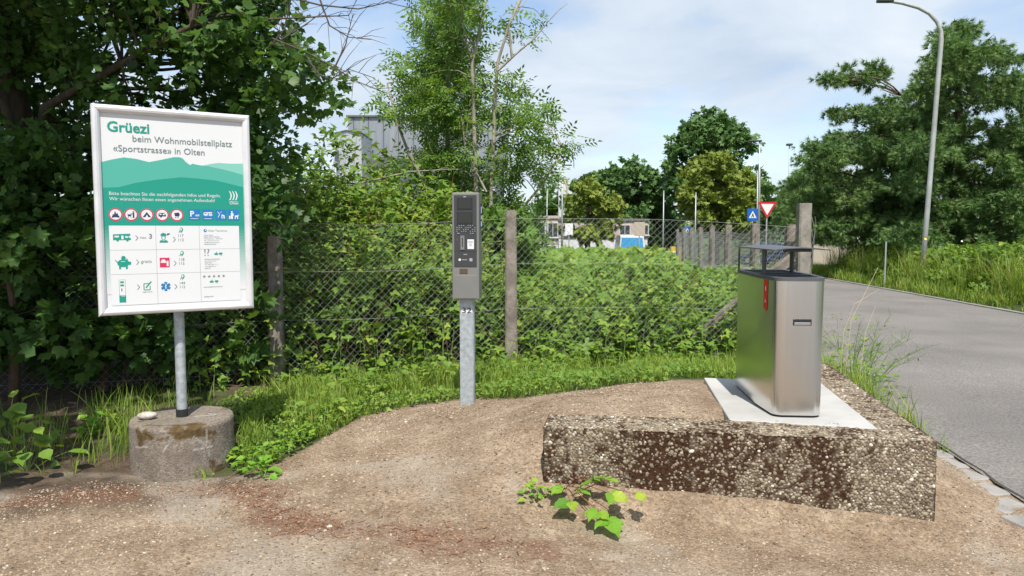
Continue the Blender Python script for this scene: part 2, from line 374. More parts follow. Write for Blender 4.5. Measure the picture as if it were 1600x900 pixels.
zoned('drum_concrete', [(.3, (.155, .128, .10)), (.55, (.215, .182, .15)), (.75, (.28, .245, .21))],
      [('stain', [(.3, (.13, .105, .085)), (.7, (.20, .165, .135))], 12), ('moss', [(.3, (.03, .02, .008)), (.55, (.10, .06, .018)), (.8, (.16, .13, .03))], 40),
       ('scratch', [(.3, (.55, .53, .50)), (.7, (.68, .66, .62))], 60)], .45, 60, .006, 90)

# ------------------------------------------------------------------ terrain
def dec(y): return -1.5 * sm((np.asarray(y, float) - 30) / 40)
def road_l(y): return 3.25 + .13 * (np.asarray(y, float) - 5.8)
def road_r(y): return 9.95 + .06 * (np.asarray(y, float) - 15)
ZR = -.03
CP = np.array([(-6, 2, 0), (-3, 2.5, 0), (0, 2, 0), (3, 2, -.04), (-6, 4, 0), (-3, 4, 0), (-2.5, 4.6, 0), (-1.5, 4.9, 0), (-1, 4.4, .02), (-.5, 3.6, 0), (.14, 4.42, .06), (.2, 4.25, -.01), (.75, 4.22, -.04), (1.25, 4.12, -.07), (1.75, 4.05, -.09), (2.3, 3.95, -.11), (.3, 3.7, -.01), (1.3, 3.6, -.03), (-2.3, 4.85, -.04), (-1.95, 5.0, -.03),
    (2.9, 4.4, -.05), (2, 3.2, -.02), (.1, 4.95, .30), (.4, 5.1, .37), (.8, 4.95, .405), (1.25, 4.8, .415), (1.4, 5.9, .415), (1.0, 5.4, .41), (.9, 5.95, .395), (.35, 5.95, .32), (-.36, 6.1, .20), (-.8, 6.35, .13),
    (-1.26, 6.2, .07), (-.4, 5.2, .17), (-.1, 4.6, .12), (-.6, 5.7, .17), (-1, 5.5, .08), (.2, 5.5, .34), (1.65, 4.9, .37), (2.1, 4.9, .37), (1.8, 5.5, .37), (1.75, 6.0, .38), (2.3, 6.0, .36), (2.5, 5.2, .3), (2.8, 6.9, .12), (3.1, 6.3, -.04),
    (-2.3, 7.4, .1), (-1, 7.1, .1), (.5, 7.1, .18), (1.5, 7.1, .26), (0, 8.2, .15), (1.78, 8.5, .15), (3.2, 8.6, .06), (-4, 6, .05), (-6, 6, .12), (-6, 9, .2), (-3, 9, .1), (0, 10, .1), (3, 12, 0), (0, 14, 0), (-6, 14, 0), (-8, 4, 0)], float)
_D = np.linalg.norm(CP[:, None, :2] - CP[None, :, :2], axis=2)
_W = np.linalg.solve(_D + np.eye(len(CP)) * -.02, CP[:, 2])
def hgt(x, y):
    x = np.asarray(x, float); y = np.asarray(y, float); sh = np.broadcast(x, y).shape
    x = np.broadcast_to(x, sh).ravel(); y = np.broadcast_to(y, sh).ravel(); z = np.zeros(len(x))
    m = (x > -9) & (x < 6) & (y > 0) & (y < 15)
    z[m] = np.sqrt((x[m, None] - CP[:, 0]) ** 2 + (y[m, None] - CP[:, 1]) ** 2) @ _W
    edge = sm(np.minimum.reduce([x + 9, 6 - x, y, 15 - y]) / 2.0); z = z * edge
    rl = road_l(y); k = sm((x - (rl - .45)) / .4) ; z = z * (1 - k) + (ZR - .012) * k
    k2 = sm((x - (rl + .03)) / .1); z = z * (1 - k2) + (ZR - .05) * k2
    rr = road_r(y); k3 = sm((x - rr - .02) / .3); z = z * (1 - k3) + (.06) * k3
    return (z + dec(y)).reshape(sh)
GB = np.array([(-9, 4.1), (-3.2, 4.45), (-2.6, 4.8), (-1.85, 4.95), (-1.58, 5.2), (-1.43, 5.6), (-1.26, 6.15), (-.8, 6.35), (-.42, 6.32), (0, 6.05), (.35, 5.95), (.8, 5.95), (1.33, 6.1), (1.6, 6.25), (2.7, 6.4), (3.2, 5.9), (3.6, 4)])
def gravel_edge(x): return np.interp(x, GB[:, 0], GB[:, 1])
LIT = np.array([(-3.2, 4.3), (-2.6, 4.55), (-1.95, 4.72), (-1.62, 4.62), (-1.38, 4.3), (-1.2, 4.08), (-.9, 3.98), (-.5, 3.9), (.1, 3.78)])
def dpoly(x, y, P):
    r = np.full(np.shape(x), 1e9)
    for a, b in zip(P[:-1], P[1:]):
        d = b - a; t = np.clip(((x - a[0]) * d[0] + (y - a[1]) * d[1]) / (d @ d), 0, 1)
        r = np.minimum(r, np.hypot(x - a[0] - t * d[0], y - a[1] - t * d[1]))
    return r
def axis(parts):
    return np.unique(np.round(np.concatenate([np.arange(a, b, s) for a, b, s in parts]), 4))
gx = axis([(-1500, -200, 130), (-200, -40, 16), (-40, -9, 1.5), (-9, -3.2, .12), (-3.2, 3.6, .04), (3.6, 12, .15), (12, 40, 1.5), (40, 200, 16), (200, 1501, 130)])
gy = axis([(-60, -4, 8), (-4, 3, .35), (3, 6.8, .04), (6.8, 15, .14), (15, 40, .8), (40, 200, 8), (200, 2001, 120)])
X, Y = np.meshgrid(gx, gy); Z = hgt(X, Y)
near = (Y > 2) & (Y < 7) & (X > -4) & (X < 3.4)
Z = Z + near * (fbm(X * 3, Y * 3, 0, 4, 5) - .5) * .035
nzz = fbm(X * 2.2, Y * 2.2, 0, 4, 3) - .5
ge = gravel_edge(X) + nzz * .25
turf = sm((Y - ge) / .12); turf = np.where((X > road_r(Y)) | (Y > 15), 1, turf)
dirt = sm((-1.5 - X + nzz) / .5) * sm((Y - ge + .75) / .5); turf = turf * (1 - dirt * sm((-1.9 - X) / .4) * (Y < 8) * sm((fbm(X * 1.4, Y * 1.4, 0, 3, 8) - .35) / .2))
lit = np.clip(sm(1.25 - dpoly(X, Y, LIT) / .15 + (fbm(X * 7, Y * 7, 0, 3, 21) - .5) * 2.4) * .72, 0, 1)
pale = sm((fbm(X * 1.6, Y * 1.6, 0, 4, 40) - .52) / .18) * .55 * (Y < 5)
nx, ny = len(gx), len(gy); ii = (np.arange(ny - 1)[:, None] * nx + np.arange(nx - 1)[None]).ravel()
g = mesh_np('ground', np.stack([X, Y, Z], -1).reshape(-1, 3), np.stack([ii, ii + 1, ii + nx + 1, ii + nx], 1), 'ground', None,
            {'turf': turf.ravel(), 'dirt': dirt.ravel(), 'litter': lit.ravel(), 'pale': pale.ravel()}, True)
tag(g, kind='structure')
# road
ry = np.concatenate([np.arange(-6, 30, 1.0), np.arange(30, 75, 3.0), np.arange(75, 300, 25.0)])
rl_, rr_ = road_l(ry), road_r(ry)
RV = np.stack([np.stack([rl_ + (rr_ - rl_) * t, ry, ZR + dec(ry) + .03 * (1 - (2 * t - 1) ** 2)], 1) for t in np.linspace(0, 1, 7)], 1).reshape(-1, 3)
ii = (np.arange(len(ry) - 1)[:, None] * 7 + np.arange(6)[None]).ravel()
road = tag(mesh_np('road', RV, np.stack([ii, ii + 1, ii + 8, ii + 7], 1), 'asphalt', None, None, True), kind='structure')
# dark seam and pale setts along the near road edge
kerb = tag(empty('gutter', (0, 0, 0)), kind='structure')
m = MB(); ys = np.arange(2.6, 12, .25); sj = rng.normal(size=len(ys)) * .012
for a, b, s1, s2 in zip(ys[:-1], ys[1:], sj[:-1], sj[1:]):
    m.add([(road_l(a) + .012 + s1, a, ZR + .004), (road_l(a) + .030 + s1 * .6, a, ZR + .005), (road_l(b) + .030 + s2 * .6, b, ZR + .005), (road_l(b) + .012 + s2, b, ZR + .004)], [(0, 1, 2, 3)])
plain('joint_dirt', (.055, .048, .04), .95); m.build('seam', 'joint_dirt', kerb)
for i, yy in enumerate(np.arange(2.6, 11.5, .27)):
    m = MB(); lx = .23 + rng.normal() * .02
    m.box((road_l(yy) - lx / 2 + .0, yy, ZR - .052 + rng.normal() * .004), (lx, .235 + rng.normal() * .008, .09), .2 + rng.normal() * .03)
    m.build('sett', 'sett_stone', kerb, bevel=.012)
# far right kerb edge of the road
m = MB()
for yy in np.arange(2, 40, 1.0): m.box((road_r(yy) + .07, yy + .5, ZR + dec(yy) - .035), (.12, .985, .12), -.06)
tag(m.build('road_edging', 'sett_stone'), kind='structure')

# gravel lying loose on the path
n = 80000; px = rng.uniform(-3.4, 3.4, n); py = 2.9 + rng.random(n) ** 1.15 * 3.6
ok = (py < gravel_edge(px) + rng.normal(size=n) * .06) & (px < road_l(py) - .05 + (rng.random(n) < .10) * .3) & ~((px > 1.3) & (py > 4.55) & (px < 2.6))
px, py = px[ok], py[ok]; n = len(px)
sz = np.clip(rng.lognormal(-5.38, .42, n), .002, .016); b = rng.random(n) < .004; sz[b] *= 1.7
OCT = [(1, 0, 0), (.3, .9, .1), (-.8, .5, 0), (-.7, -.6, .1), (.4, -.8, 0), (.1, .05, .62)], [(0, 1, 5), (1, 2, 5), (2, 3, 5), (3, 4, 5), (4, 0, 5)]
an = rng.uniform(0, 2 * pi, n); zz = hgt(px, py) + (fbm(px * 3, py * 3, 0, 4, 5) - .5) * .035 * ((py > 2) & (py < 7) & (px > -4) & (px < 3.4))
base_v = np.clip(rng.normal(.47, .19, n) + (fbm(px * 2, py * 2, 0, 3, 17) - .5) * .5, 0, 1)
V, Fc, var = scatter(*OCT, np.stack([px, py, zz], 1), np.stack([np.cos(an), np.sin(an), rng.normal(size=n) * .2], 1), np.array((0, 0, 1)) + rng.normal(size=(n, 3)) * .3, sz, base_v, rng.uniform(.6, 1.2, n))
tag(mesh_np('gravel', V, Fc, 'gravel_stone', None, {'var': var}), 'loose tan and grey gravel strewn over the path', 'gravel', kind='stuff')
# reddish fallen needles and bits of bark
n = 800; t = rng.uniform(0, len(LIT) - 1.001, n); k = t.astype(int); q = LIT[k] + (LIT[k + 1] - LIT[k]) * (t - k)[:, None] + rng.normal(size=(n, 2)) * .1
an = rng.uniform(0, 2 * pi, n)
V, Fc, var = scatter([(-.08, 0, 0), (.08, 0, 0), (.05, 1, .05), (-.05, 1, .05)], [(0, 1, 2, 3)], np.stack([q[:, 0], q[:, 1], hgt(q[:, 0], q[:, 1]) + .006 + (fbm(q[:, 0] * 3, q[:, 1] * 3, 0, 4, 5) - .5) * .035], 1),
    np.stack([np.cos(an), np.sin(an), rng.normal(size=n) * .15], 1), np.array((0, 0, 1)) + rng.normal(size=(n, 3)) * .2, rng.uniform(.012, .045, n), rng.random(n))
varmat('litter_bits', [(0, (.10, .04, .02)), (.6, (.26, .11, .06)), (1, (.34, .19, .11))], .9, 0)
tag(mesh_np('leaf_litter', V, Fc, 'litter_bits', None, {'var': var}), 'reddish brown plant litter lying in a curved streak on the gravel', 'litter', kind='stuff')

# ------------------------------------------------------------------ information board on a post
SA = R(32.5); SC = np.array((-2.225, 5.12)); PW, PH, FR = .895, 1.28, .05
ZB = 1.055                                                     # underside of the board
SSC = .966; sign = empty('info_sign', (SC[0], SC[1], ZB), SA); sign.scale = (SSC, SSC, SSC)
tag(sign, 'framed white and green campsite information board on a galvanised post', 'sign')
prof = [(0, .022), (0, -.018), (.006, -.026), (.020, -.031), (.034, -.028), (.046, -.018), (FR, -.008), (FR, .004)]
ox, oz = PW / 2 + FR, PH + 2 * FR
cor = [(-ox, 0, 1, 1), (ox, 0, -1, 1), (ox, oz, -1, -1), (-ox, oz, 1, -1)]
for i in range(4):
    a, b = cor[i], cor[(i + 1) % 4]; k = len(prof)
    vs = [(a[0] + a[2] * t, y, a[1] + a[3] * t) for t, y in prof] + [(b[0] + b[2] * t, y, b[1] + b[3] * t) for t, y in prof]
    MB().add(vs, [(j, (j + 1) % k, k + (j + 1) % k, k + j) for j in range(k)] + [tuple(range(k)), tuple(range(k, 2 * k))]).build('frame_rail', 'aluminium', sign, smooth=False, bevel=.002)
poster = MB().box((0, .004, oz / 2), (PW + .03, .012, PH + .03)).build('poster', 'white_print', sign)
PY = -.0028
def LP(a, b, lay): return (a - PW / 2, PY - .0006 * lay, FR + PH - b)     # poster inches: a to the right, b downwards
class Print(MB):
    def poly(s, pts, m, lay=1): return s.add([LP(a, b, lay) for a, b in pts], [tuple(range(len(pts)))[::-1]], m)
    def rect(s, a, b, w_, h_, m, lay=1): return s.poly([(a, b), (a + w_, b), (a + w_, b + h_), (a, b + h_)], m, lay)
    def disc(s, a, b, r, m, lay=1, n=28, ry=None, a0=0, a1=2 * pi):
        ry = ry or r; full = abs(a1 - a0 - 2 * pi) < 1e-6; c = n if full else n + 1
        return s.poly([(a + r * cos(a0 + (a1 - a0) * k / n), b - ry * sin(a0 + (a1 - a0) * k / n)) for k in range(c)][::-1], m, lay)
    def line(s, p, q, w_, m, lay=1):
        p, q = np.array(p, float), np.array(q, float); d = q - p; nn = np.array((-d[1], d[0])) / np.linalg.norm(d) * w_ / 2
        return s.poly([p + nn, q + nn, q - nn, p - nn][::-1], m, lay)
    def chevron(s, a, b, w_, h_, m, lay=2): s.line((a, b - h_ / 2), (a + w_, b), .0045, m, lay); return s.line((a + w_, b), (a, b + h_ / 2), .0045, m, lay + .2)
    def done(s, name): return s.build(name, None, poster)
def text_mesh(body, bold=0.0):
    cu = bpy.data.curves.new('lettering', 'FONT'); cu.body = body; cu.size = 1; cu.offset = bold; cu.resolution_u = 3
    o = bpy.data.objects.new('lettering', cu); col.objects.link(o)
    me = bpy.data.meshes.new_from_object(o); bpy.data.objects.remove(o)
    v = np.zeros(len(me.vertices) * 3); me.vertices.foreach_get('co', v); v = v.reshape(-1, 3)
    f = [tuple(p.vertices) for p in me.polygons]; bpy.data.meshes.remove(me); bpy.data.curves.remove(cu); return v, f
def put_text(mb, body, a, b, width, m, lay=2, bold=0.0, height=None):
    v, f = text_mesh(body, bold); x0 = v[:, 0].min(); s = width / (v[:, 0].max() - x0); sy = height / v[:, 1].max() if height else s
    mb.add([LP(a + (x - x0) * s, b - y * sy, lay) for x, y, z in v], f, m)
p = Print(); p.poly([(0, .322), (.06, .303), (.133, .285), (.21, .292), (.283, .309), (.36, .29), (.44, .268), (.475, .267), (.495, .273), (.515, .297), (.542, .317), (.558, .307), (.6, .315), (.647, .32), (.763, .342), (PW, .369), (PW, .6), (0, .6)], 'hill_mid', 1)
p.poly([(.62, .318), (.68, .303), (.731, .294), (.81, .296), (PW, .291), (PW, .37), (.763, .34), (.66, .321)], 'hill_light', 1.4); p.done('hill_picture')
p = Print(); p.poly([(0, .489), (.096, .482), (.2, .45), (.325, .425), (.483, .403), (.6, .408), (.711, .418), (.8, .437), (PW, .459), (PW, .74), (0, .74)], 'green_print', 2)
# the green ground of the lower half fades to white towards the foot
for i in range(20): plain('fade_%d' % i, tuple(np.array((.012, .27, .20)) * (1 - (i + .5) / 20) + np.array((.66, .67, .68)) * (i + .5) / 20), .45); p.rect(0, .74 + i * .0225, PW, .0225, 'fade_%d' % i, 2)
p.done('green_field')
p = Print(); put_text(p, 'Grüezi', .041, .119, .252, 'green_print', 2, .022); p.done('heading')
p = Print(); put_text(p, 'beim Wohnmobilstellplatz', .189, .178, .636, 'grey_print', 2, .004); p.done('subheading'); p = Print(); put_text(p, '«Sportstrasse» in Olten', .072, .246, .567, 'grey_print', 2, .004); tag(p.done('subheading'), kind='stuff')
p = Print(); put_text(p, 'Bitte beachten Sie die nachfolgenden Infos und Regeln.', .038, .534, .70, 'white_print', 3.5); p.done('notice_text'); p = Print(); put_text(p, 'Wir wünschen Ihnen einen angenehmen Aufenthalt!', .038, .569, .66, 'white_print', 3.5); p.done('notice_text')
p = Print()
for k in range(3):
    a = .795 + k * .02; p.poly([(a, .485), (a + .012, .495), (a + .02, .52), (a + .012, .548), (a - .004, .556), (a + .006, .543), (a + .011, .52), (a + .006, .50)], 'white_print', 3.5)
put_text(p, 'Olten', .797, .582, .06, 'white_print', 3.5, .01); p.rect(.797, .561, .06, .002, 'white_print', 3.5); p.done('town_emblem')
def ban(a, draw):
    p = Print(); p.disc(a, .662, .042, 'red_print', 3.5); p.disc(a, .662, .034, 'white_print', 4); draw(p, a, .662); p.done('ban_pictogram')
def d_fire(p, a, b): p.poly([(a - .016, b + .01), (a - .018, b - .004), (a - .008, b + .0), (a - .004, b - .024), (a + .006, b - .004), (a + .012, b - .012), (a + .017, b + .01)], 'navy_print', 5); p.line((a - .022, b + .018), (a + .022, b + .010), .006, 'navy_print', 5.2); p.line((a - .022, b + .010), (a + .022, b + .018), .006, 'navy_print', 5.4)
def d_grill(p, a, b): p.disc(a - .010, b - .002, .013, 'navy_print', 5, 12, a0=pi, a1=2 * pi); p.line((a - .016, b + .008), (a - .02, b + .024), .003, 'navy_print', 5); p.line((a - .004, b + .008), (a, b + .024), .003, 'navy_print', 5); p.disc(a + .014, b - .018, .005, 'navy_print', 5, 10); p.rect(a + .009, b - .012, .010, .034, 'navy_print', 5); p.line((a + .01, b - .008), (a - .004, b - .006), .003, 'navy_print', 5.2)
def d_tent(p, a, b): p.poly([(a, b - .019), (a + .026, b + .016), (a + .009, b + .016), (a, b - .002), (a - .009, b + .016), (a - .026, b + .016)], 'navy_print', 5)
def d_van(p, a, b): p.poly([(a - .023, b + .010), (a - .023, b - .008), (a - .012, b - .014), (a + .012, b - .014), (a + .024, b + .0), (a + .024, b + .010)], 'navy_print', 5); p.rect(a - .016, b - .008, .012, .008, 'white_print', 5.5); p.poly([(a + .004, b - .008), (a + .012, b - .008), (a + .018, b + .001), (a + .004, b + .001)], 'white_print', 5.5); p.disc(a - .008, b + .012, .006, 'navy_print', 5.2, 10)
def d_cart(p, a, b): p.poly([(a - .017, b - .014), (a + .012, b - .018), (a + .019, b - .004), (a + .012, b + .010), (a - .012, b + .008)], 'navy_print', 5); p.disc(a - .008, b + .017, .004, 'navy_print', 5, 8); p.disc(a + .007, b + .017, .004, 'navy_print', 5, 8)
for a, d in zip((.071, .164, .259, .354, .447), (d_fire, d_grill, d_tent, d_van, d_cart)): ban(a, d)
def info(a, draw):
    p = Print(); p.rect(a - .0375, .620, .075, .075, 'blue_print', 3.5); draw(p, a, .6575); p.done('info_pictogram')
def van_side(p, a, b, s, m, wm, lay):
    p.poly([(a - s, b + .30 * s), (a - s, b - .42 * s), (a + .95 * s, b - .5 * s), (a + .95 * s, b - .26 * s), (a + .7 * s, b - .2 * s), (a + .86 * s, b + .02 * s), (a + s, b + .08 * s), (a + s, b + .30 * s)], m, lay)
    p.rect(a - .84 * s, b - .24 * s, .5 * s, .2 * s, wm, lay + .5); p.rect(a - .08 * s, b - .26 * s, .26 * s, .46 * s, wm, lay + .5); p.poly([(a + .38 * s, b - .2 * s), (a + .6 * s, b - .2 * s), (a + .74 * s, b + .02 * s), (a + .38 * s, b + .02 * s)], wm, lay + .5)
    p.disc(a - .5 * s, b + .34 * s, .14 * s, m, lay + .3, 12); p.disc(a + .6 * s, b + .34 * s, .14 * s, m, lay + .3, 12)
def i_p(p, a, b): put_text(p, 'P', a - .028, b + .012, .026, 'white_print', 4, .03); van_side(p, a + .019, b + .006, .013, 'white_print', 'blue_print', 4); p.rect(a - .026, b + .026, .05, .003, 'white_print', 4)
def i_v(p, a, b): van_side(p, a, b - .004, .029, 'white_print', 'blue_print', 4); p.rect(a - .026, b + .026, .05, .003, 'white_print', 4)
def i_w(p, a, b): p.line((a - .022, b - .022), (a - .008, b - .004), .004, 'white_print', 4); p.line((a - .008, b - .004), (a - .020, b + .018), .004, 'white_print', 4.2); p.line((a - .004, b - .016), (a + .006, b - .022), .003, 'white_print', 4); p.rect(a + .004, b, .006, .026, 'white_print', 4); p.poly([(a + .004, b - .004), (a + .024, b + .002), (a + .026, b + .026), (a + .018, b + .026), (a + .017, b + .008), (a + .010, b + .006)], 'white_print', 4.3)
def i_d(p, a, b): p.disc(a - .012, b - .022, .006, 'white_print', 4, 10); p.poly([(a - .02, b - .014), (a - .004, b - .014), (a + .002, b + .004), (a - .006, b + .006), (a - .005, b + .028), (a - .019, b + .028)], 'white_print', 4.2); p.poly([(a + .008, b + .004), (a + .028, b + .002), (a + .030, b - .006), (a + .034, b + .004), (a + .030, b + .012), (a + .030, b + .028), (a + .024, b + .028), (a + .022, b + .014), (a + .014, b + .014), (a + .013, b + .028), (a + .007, b + .028)], 'white_print', 4.4); p.rect(a - .032, b + .006, .01, .022, 'white_print', 4)
for a, d in zip((.561, .650, .736, .823), (i_p, i_v, i_w, i_d)): info(a, d)
p = Print(); p.rect(.029, .735, .828, .53, 'white_print', 3.2)
for b in (.896, 1.058): p.rect(.029, b, .828, .0025, 'line_print', 3.8)
for a in (.309, .587): p.rect(a, .735, .0025, .53, 'line_print', 3.9)
p.done('table')
p = Print(); van_side(p, .104, .815, .053, 'green_print', 'white_print', 4.5); p.done('van_pictogram')
p = Print(); p.disc(.106, .985, .036, 'green_print', 4.5, 24, .026); p.disc(.108, .950, .014, 'green_print', 4.6, 16); p.rect(.08, 1.0, .012, .024, 'green_print', 4.7); p.rect(.12, 1.0, .012, .024, 'green_print', 4.7); p.poly([(.135, .972), (.154, .978), (.152, .996), (.135, .996)], 'green_print', 4.8); p.line((.074, .982), (.058, .962), .005, 'green_print', 4.9); p.poly([(.122, .966), (.128, .950), (.136, .968)], 'green_print', 5); p.rect(.092, .972, .026, .003, 'white_print', 5.4); p.done('piggy_bank_pictogram')
p = Print(); p.rect(.075, 1.094, .040, .105, 'line_print', 4.3); p.rect(.078, 1.097, .034, .102, 'white_print', 4.6); p.rect(.083, 1.105, .022, .013, 'green_print', 5); p.rect(.083, 1.126, .022, .013, 'green_print', 5); p.rect(.088, 1.152, .007, .02, 'grey_print', 5); p.rect(.075, 1.199, .040, .048, 'green_print', 4.6); p.rect(.088, 1.203, .02, .003, 'white_print', 5); p.done('machine_pictogram')
for a, b in ((.186, .817), (.186, .98), (.186, 1.148), (.419, .829), (.419, .992), (.419, 1.153)):
    p = Print(); p.chevron(a, b, .014, .034, 'grey_print', 4.5); p.done('chevron')
p = Print(); put_text(p, 'max.', .212, .822, .042, 'grey_print', 4.5); put_text(p, '3', .268, .822, .019, 'grey_print', 4.5, .03); p.done('cell_text'); p = Print(); put_text(p, 'gratis', .213, .986, .066, 'grey_print', 4.5); p.done('cell_text'); p = Print(); put_text(p, 'registrieren', .216, 1.186, .062, 'grey_print', 4.5); p.done('cell_text')
p = Print()
for q in ([(.226, 1.126), (.262, 1.126)], [(.226, 1.126), (.226, 1.168)], [(.226, 1.168), (.264, 1.168)], [(.264, 1.168), (.264, 1.142)]): p.line(q[0], q[1], .0055, 'green_print', 4.5 + .1 * len(p.f))
p.line((.238, 1.154), (.272, 1.112), .008, 'green_print', 5.2); p.done('pencil_pictogram')
p = Print(); p.disc(.358, .815, .014, 'green_print', 4.5, 16, .016); p.poly([(.338, .800), (.344, .788), (.358, .783), (.372, .788), (.378, .800), (.370, .806), (.346, .806)], 'green_print', 4.8); p.disc(.358, .818, .009, 'white_print', 5.2, 14, .011); p.poly([(.332, .850), (.334, .836), (.350, .831), (.358, .838), (.366, .831), (.382, .836), (.386, .850)], 'green_print', 4.6); p.poly([(.380, .800), (.380, .788), (.398, .786), (.396, .796), (.384, .797), (.384, .802)], 'navy_print', 4.8); p.done('officer_pictogram')
p = Print(); p.rect(.329, .953, .062, .066, 'red_print', 4.5); p.disc(.352, .984, .017, 'white_print', 5, 14, .02, 0, pi); p.rect(.334, .984, .036, .004, 'white_print', 5.2); p.rect(.372, .975, .012, .036, 'white_print', 5.2); p.done('fire_brigade_pictogram')
p = Print()
for k in range(3):
    c_, s_ = cos(k * pi / 3), sin(k * pi / 3); p.line((.362 - .031 * s_, 1.15 - .031 * c_), (.362 + .031 * s_, 1.15 + .031 * c_), .018, 'blue_print', 4.5 + .1 * k)
p.line((.362, 1.132), (.362, 1.168), .004, 'white_print', 5.2); p.line((.368, 1.14), (.357, 1.15), .004, 'white_print', 5.4); p.line((.357, 1.15), (.367, 1.16), .004, 'white_print', 5.5); p.done('ambulance_star_pictogram')
for b0, b1, s1 in ((.812, .841, '117'), (.976, 1.003, '118'), (1.139, 1.166, '144')):
    p = Print(); put_text(p, s1, .452, b0, .034, 'grey_print', 4.5, .005); put_text(p, '112', .452, b1, .034, 'grey_print', 4.5, .005); p.done('phone_number')
for b in (.765, .926, 1.088):
    p = Print(); p.disc(.473, b - .004, .011, 'green_print', 4.5, 16, .014); p.disc(.471, b - .005, .006, 'white_print', 5, 12, .008); p.line((.465, b + .004), (.456, b + .016), .005, 'green_print', 4.8); p.line((.476, b + .009), (.468, b + .017), .005, 'green_print', 4.9); p.done('telephone_pictogram')
p = Print(); p.disc(.628, .768, .012, 'blue_print', 4.5, 6); p.disc(.63, .766, .005, 'white_print', 5, 6); put_text(p, 'Olten Tourismus', .646, .775, .128, 'grey_print', 4.5)
for k, (t_, wd_) in enumerate((('Tourist Center', .062), ('Region Olten Tourismus', .105), ('Frohburgstrasse 1, 4600 Olten', .125), ('Tel. +41 62 213 16 16', .098), ('info@oltentourismus.ch', .105), ('oltentourismus.ch', .08))): put_text(p, t_, .618, .803 + k * .0128, wd_, 'grey_print', 4.5, .012 if k in (0, 1, 5) else 0)
p.done('tourist_office_text')
p = Print(); put_text(p, '!?', .618, .945, .034, 'grey_print', 4.5)
for k, (t_, wd_) in enumerate((('Ordnung und Sicherheit', .103), ('Dornacherstrasse 1', .082), ('4600 Olten', .048), ('Tel. 062 206 11 11', .09), ('ordnung@olten.ch', .076), ('olten.ch', .036))): put_text(p, t_, .618, .972 + k * .0128, wd_, 'grey_print', 4.5, .012 if k in (0, 5) else 0)
p.done('enquiry_text')
def thumb(p, a, b, s, m='green_print'): p.poly([(a - .012, b - s * .004), (a - .002, b - s * .004), (a + .002, b - s * .014), (a + .006, b - s * .012), (a + .005, b - s * .003), (a + .013, b - s * .002), (a + .012, b + s * .009), (a - .012, b + s * .009)][::(1 if s > 0 else -1)], m, 4.5)
p = Print(); thumb(p, .697, .931, 1); p.done('thumb_pictogram'); p = Print(); thumb(p, .727, .933, -1); p.done('thumb_pictogram')
for k in range(5):
    p = Print(); a = .613 + k * .0325; p.poly([(a + (.0125 if j % 2 == 0 else .005) * sin(j * pi / 5), 1.09 - (.0125 if j % 2 == 0 else .005) * cos(j * pi / 5)) for j in range(10)], 'grey_print', 4.5); p.done('rating_star')
p = Print(); thumb(p, .661, 1.126, 1); p.done('thumb_pictogram'); p = Print(); thumb(p, .694, 1.128, -1); p.done('thumb_pictogram')
p = Print(); put_text(p, 'wohnmobilland-schweiz.ch', .606, 1.168, .128, 'grey_print', 4.5, .01); p.done('website_text'); p = Print(); put_text(p, 'stellplatz.info', .606, 1.236, .064, 'grey_print', 4.5, .01); p.done('website_text')
# post and fittings
DC = np.array((-2.285, 5.24)); DH = .315
loc = Matrix.Rotation(-SA, 3, 'Z') @ Vector((DC[0] - SC[0], DC[1] - SC[1], 0))
loc = loc / SSC; zf_ = (DH - ZB) / SSC
MB().tube([(loc.x, loc.y, zf_), (loc.x, loc.y, 1.2)], .035, 20).build('post', 'galvanised', sign, smooth=False)
MB().tube([(loc.x, loc.y, zf_), (loc.x, loc.y, zf_ + .055)], .0415, 20).build('post_sleeve', 'dark_plastic', sign)
for z in (.25, 1.05): MB().box((loc.x, .048, z), (.5, .03, .04)).box((loc.x, (.06 + loc.y) / 2, z), (.09, max(.02, loc.y - .02), .05)).build('bracket', 'galvanised', sign)

# concrete drum that carries it
def grid_surface(nu, nv, fn):
    U, Vv = np.meshgrid(np.linspace(0, 1, nu), np.linspace(0, 1, nv)); P = fn(U.ravel(), Vv.ravel())
    i = (np.arange(nv - 1)[:, None] * nu + np.arange(nu - 1)[None]).ravel(); return P, np.stack([i, i + 1, i + nu + 1, i + nu], 1)
DRr = .335
def drum_fn(u, v):                                             # side up to the rim, then the top disc
    a = u * 2 * pi; s = np.clip(v / .62, 0, 1); t = np.clip((v - .62) / .38, 0, 1)
    r = DRr * (1 - .012 * (s > .97)) * (1 - t); wob = 1 + (fbm(np.cos(a) * 4 + 9, np.sin(a) * 4 + 9, s * 3, 4, 60) - .5) * .03 * (1 - t)
    z = -.14 + (DH + .14) * sm(s * .5) * 2 * (s < 2); z = -.14 + (DH + .14) * s - .006 * (t == 0) * (s > .97)
    return np.stack([r * wob * np.cos(a), r * wob * np.sin(a), z], 1)
P, Fc = grid_surface(170, 70, drum_fn)
th = np.arctan2(P[:, 1], P[:, 0]); thr = np.where(P[:, 2] > DH - .004, 0, 1)
rimz = P[:, 2]; fr = np.hypot(P[:, 0], P[:, 1])
ang0 = (th + pi / 2 + pi) % (2 * pi) - pi                      # 0 faces the path
nn = fbm(P[:, 0] * 14 + 5, P[:, 1] * 14, rimz * 14, 4, 71)
band = np.where(thr == 0, sm((fr - .19) / .08), sm((rimz - (DH - .095)) / .03))
nn2 = fbm(P[:, 0] * 7 + 3, P[:, 1] * 7, rimz * 5, 3, 77); moss = sm((band * sm((1.1 - np.abs(ang0 - .2)) / .5) + (nn - .5) * 2.6 + (nn2 - .5) * 1.8 - .62) / .35) * .9
stain = sm((fbm(P[:, 0] * 6, P[:, 1] * 6, rimz * 9, 4, 75) - .45) / .15) * thr * sm((rimz - .02) / .1) * .8
scr = np.zeros(len(P))
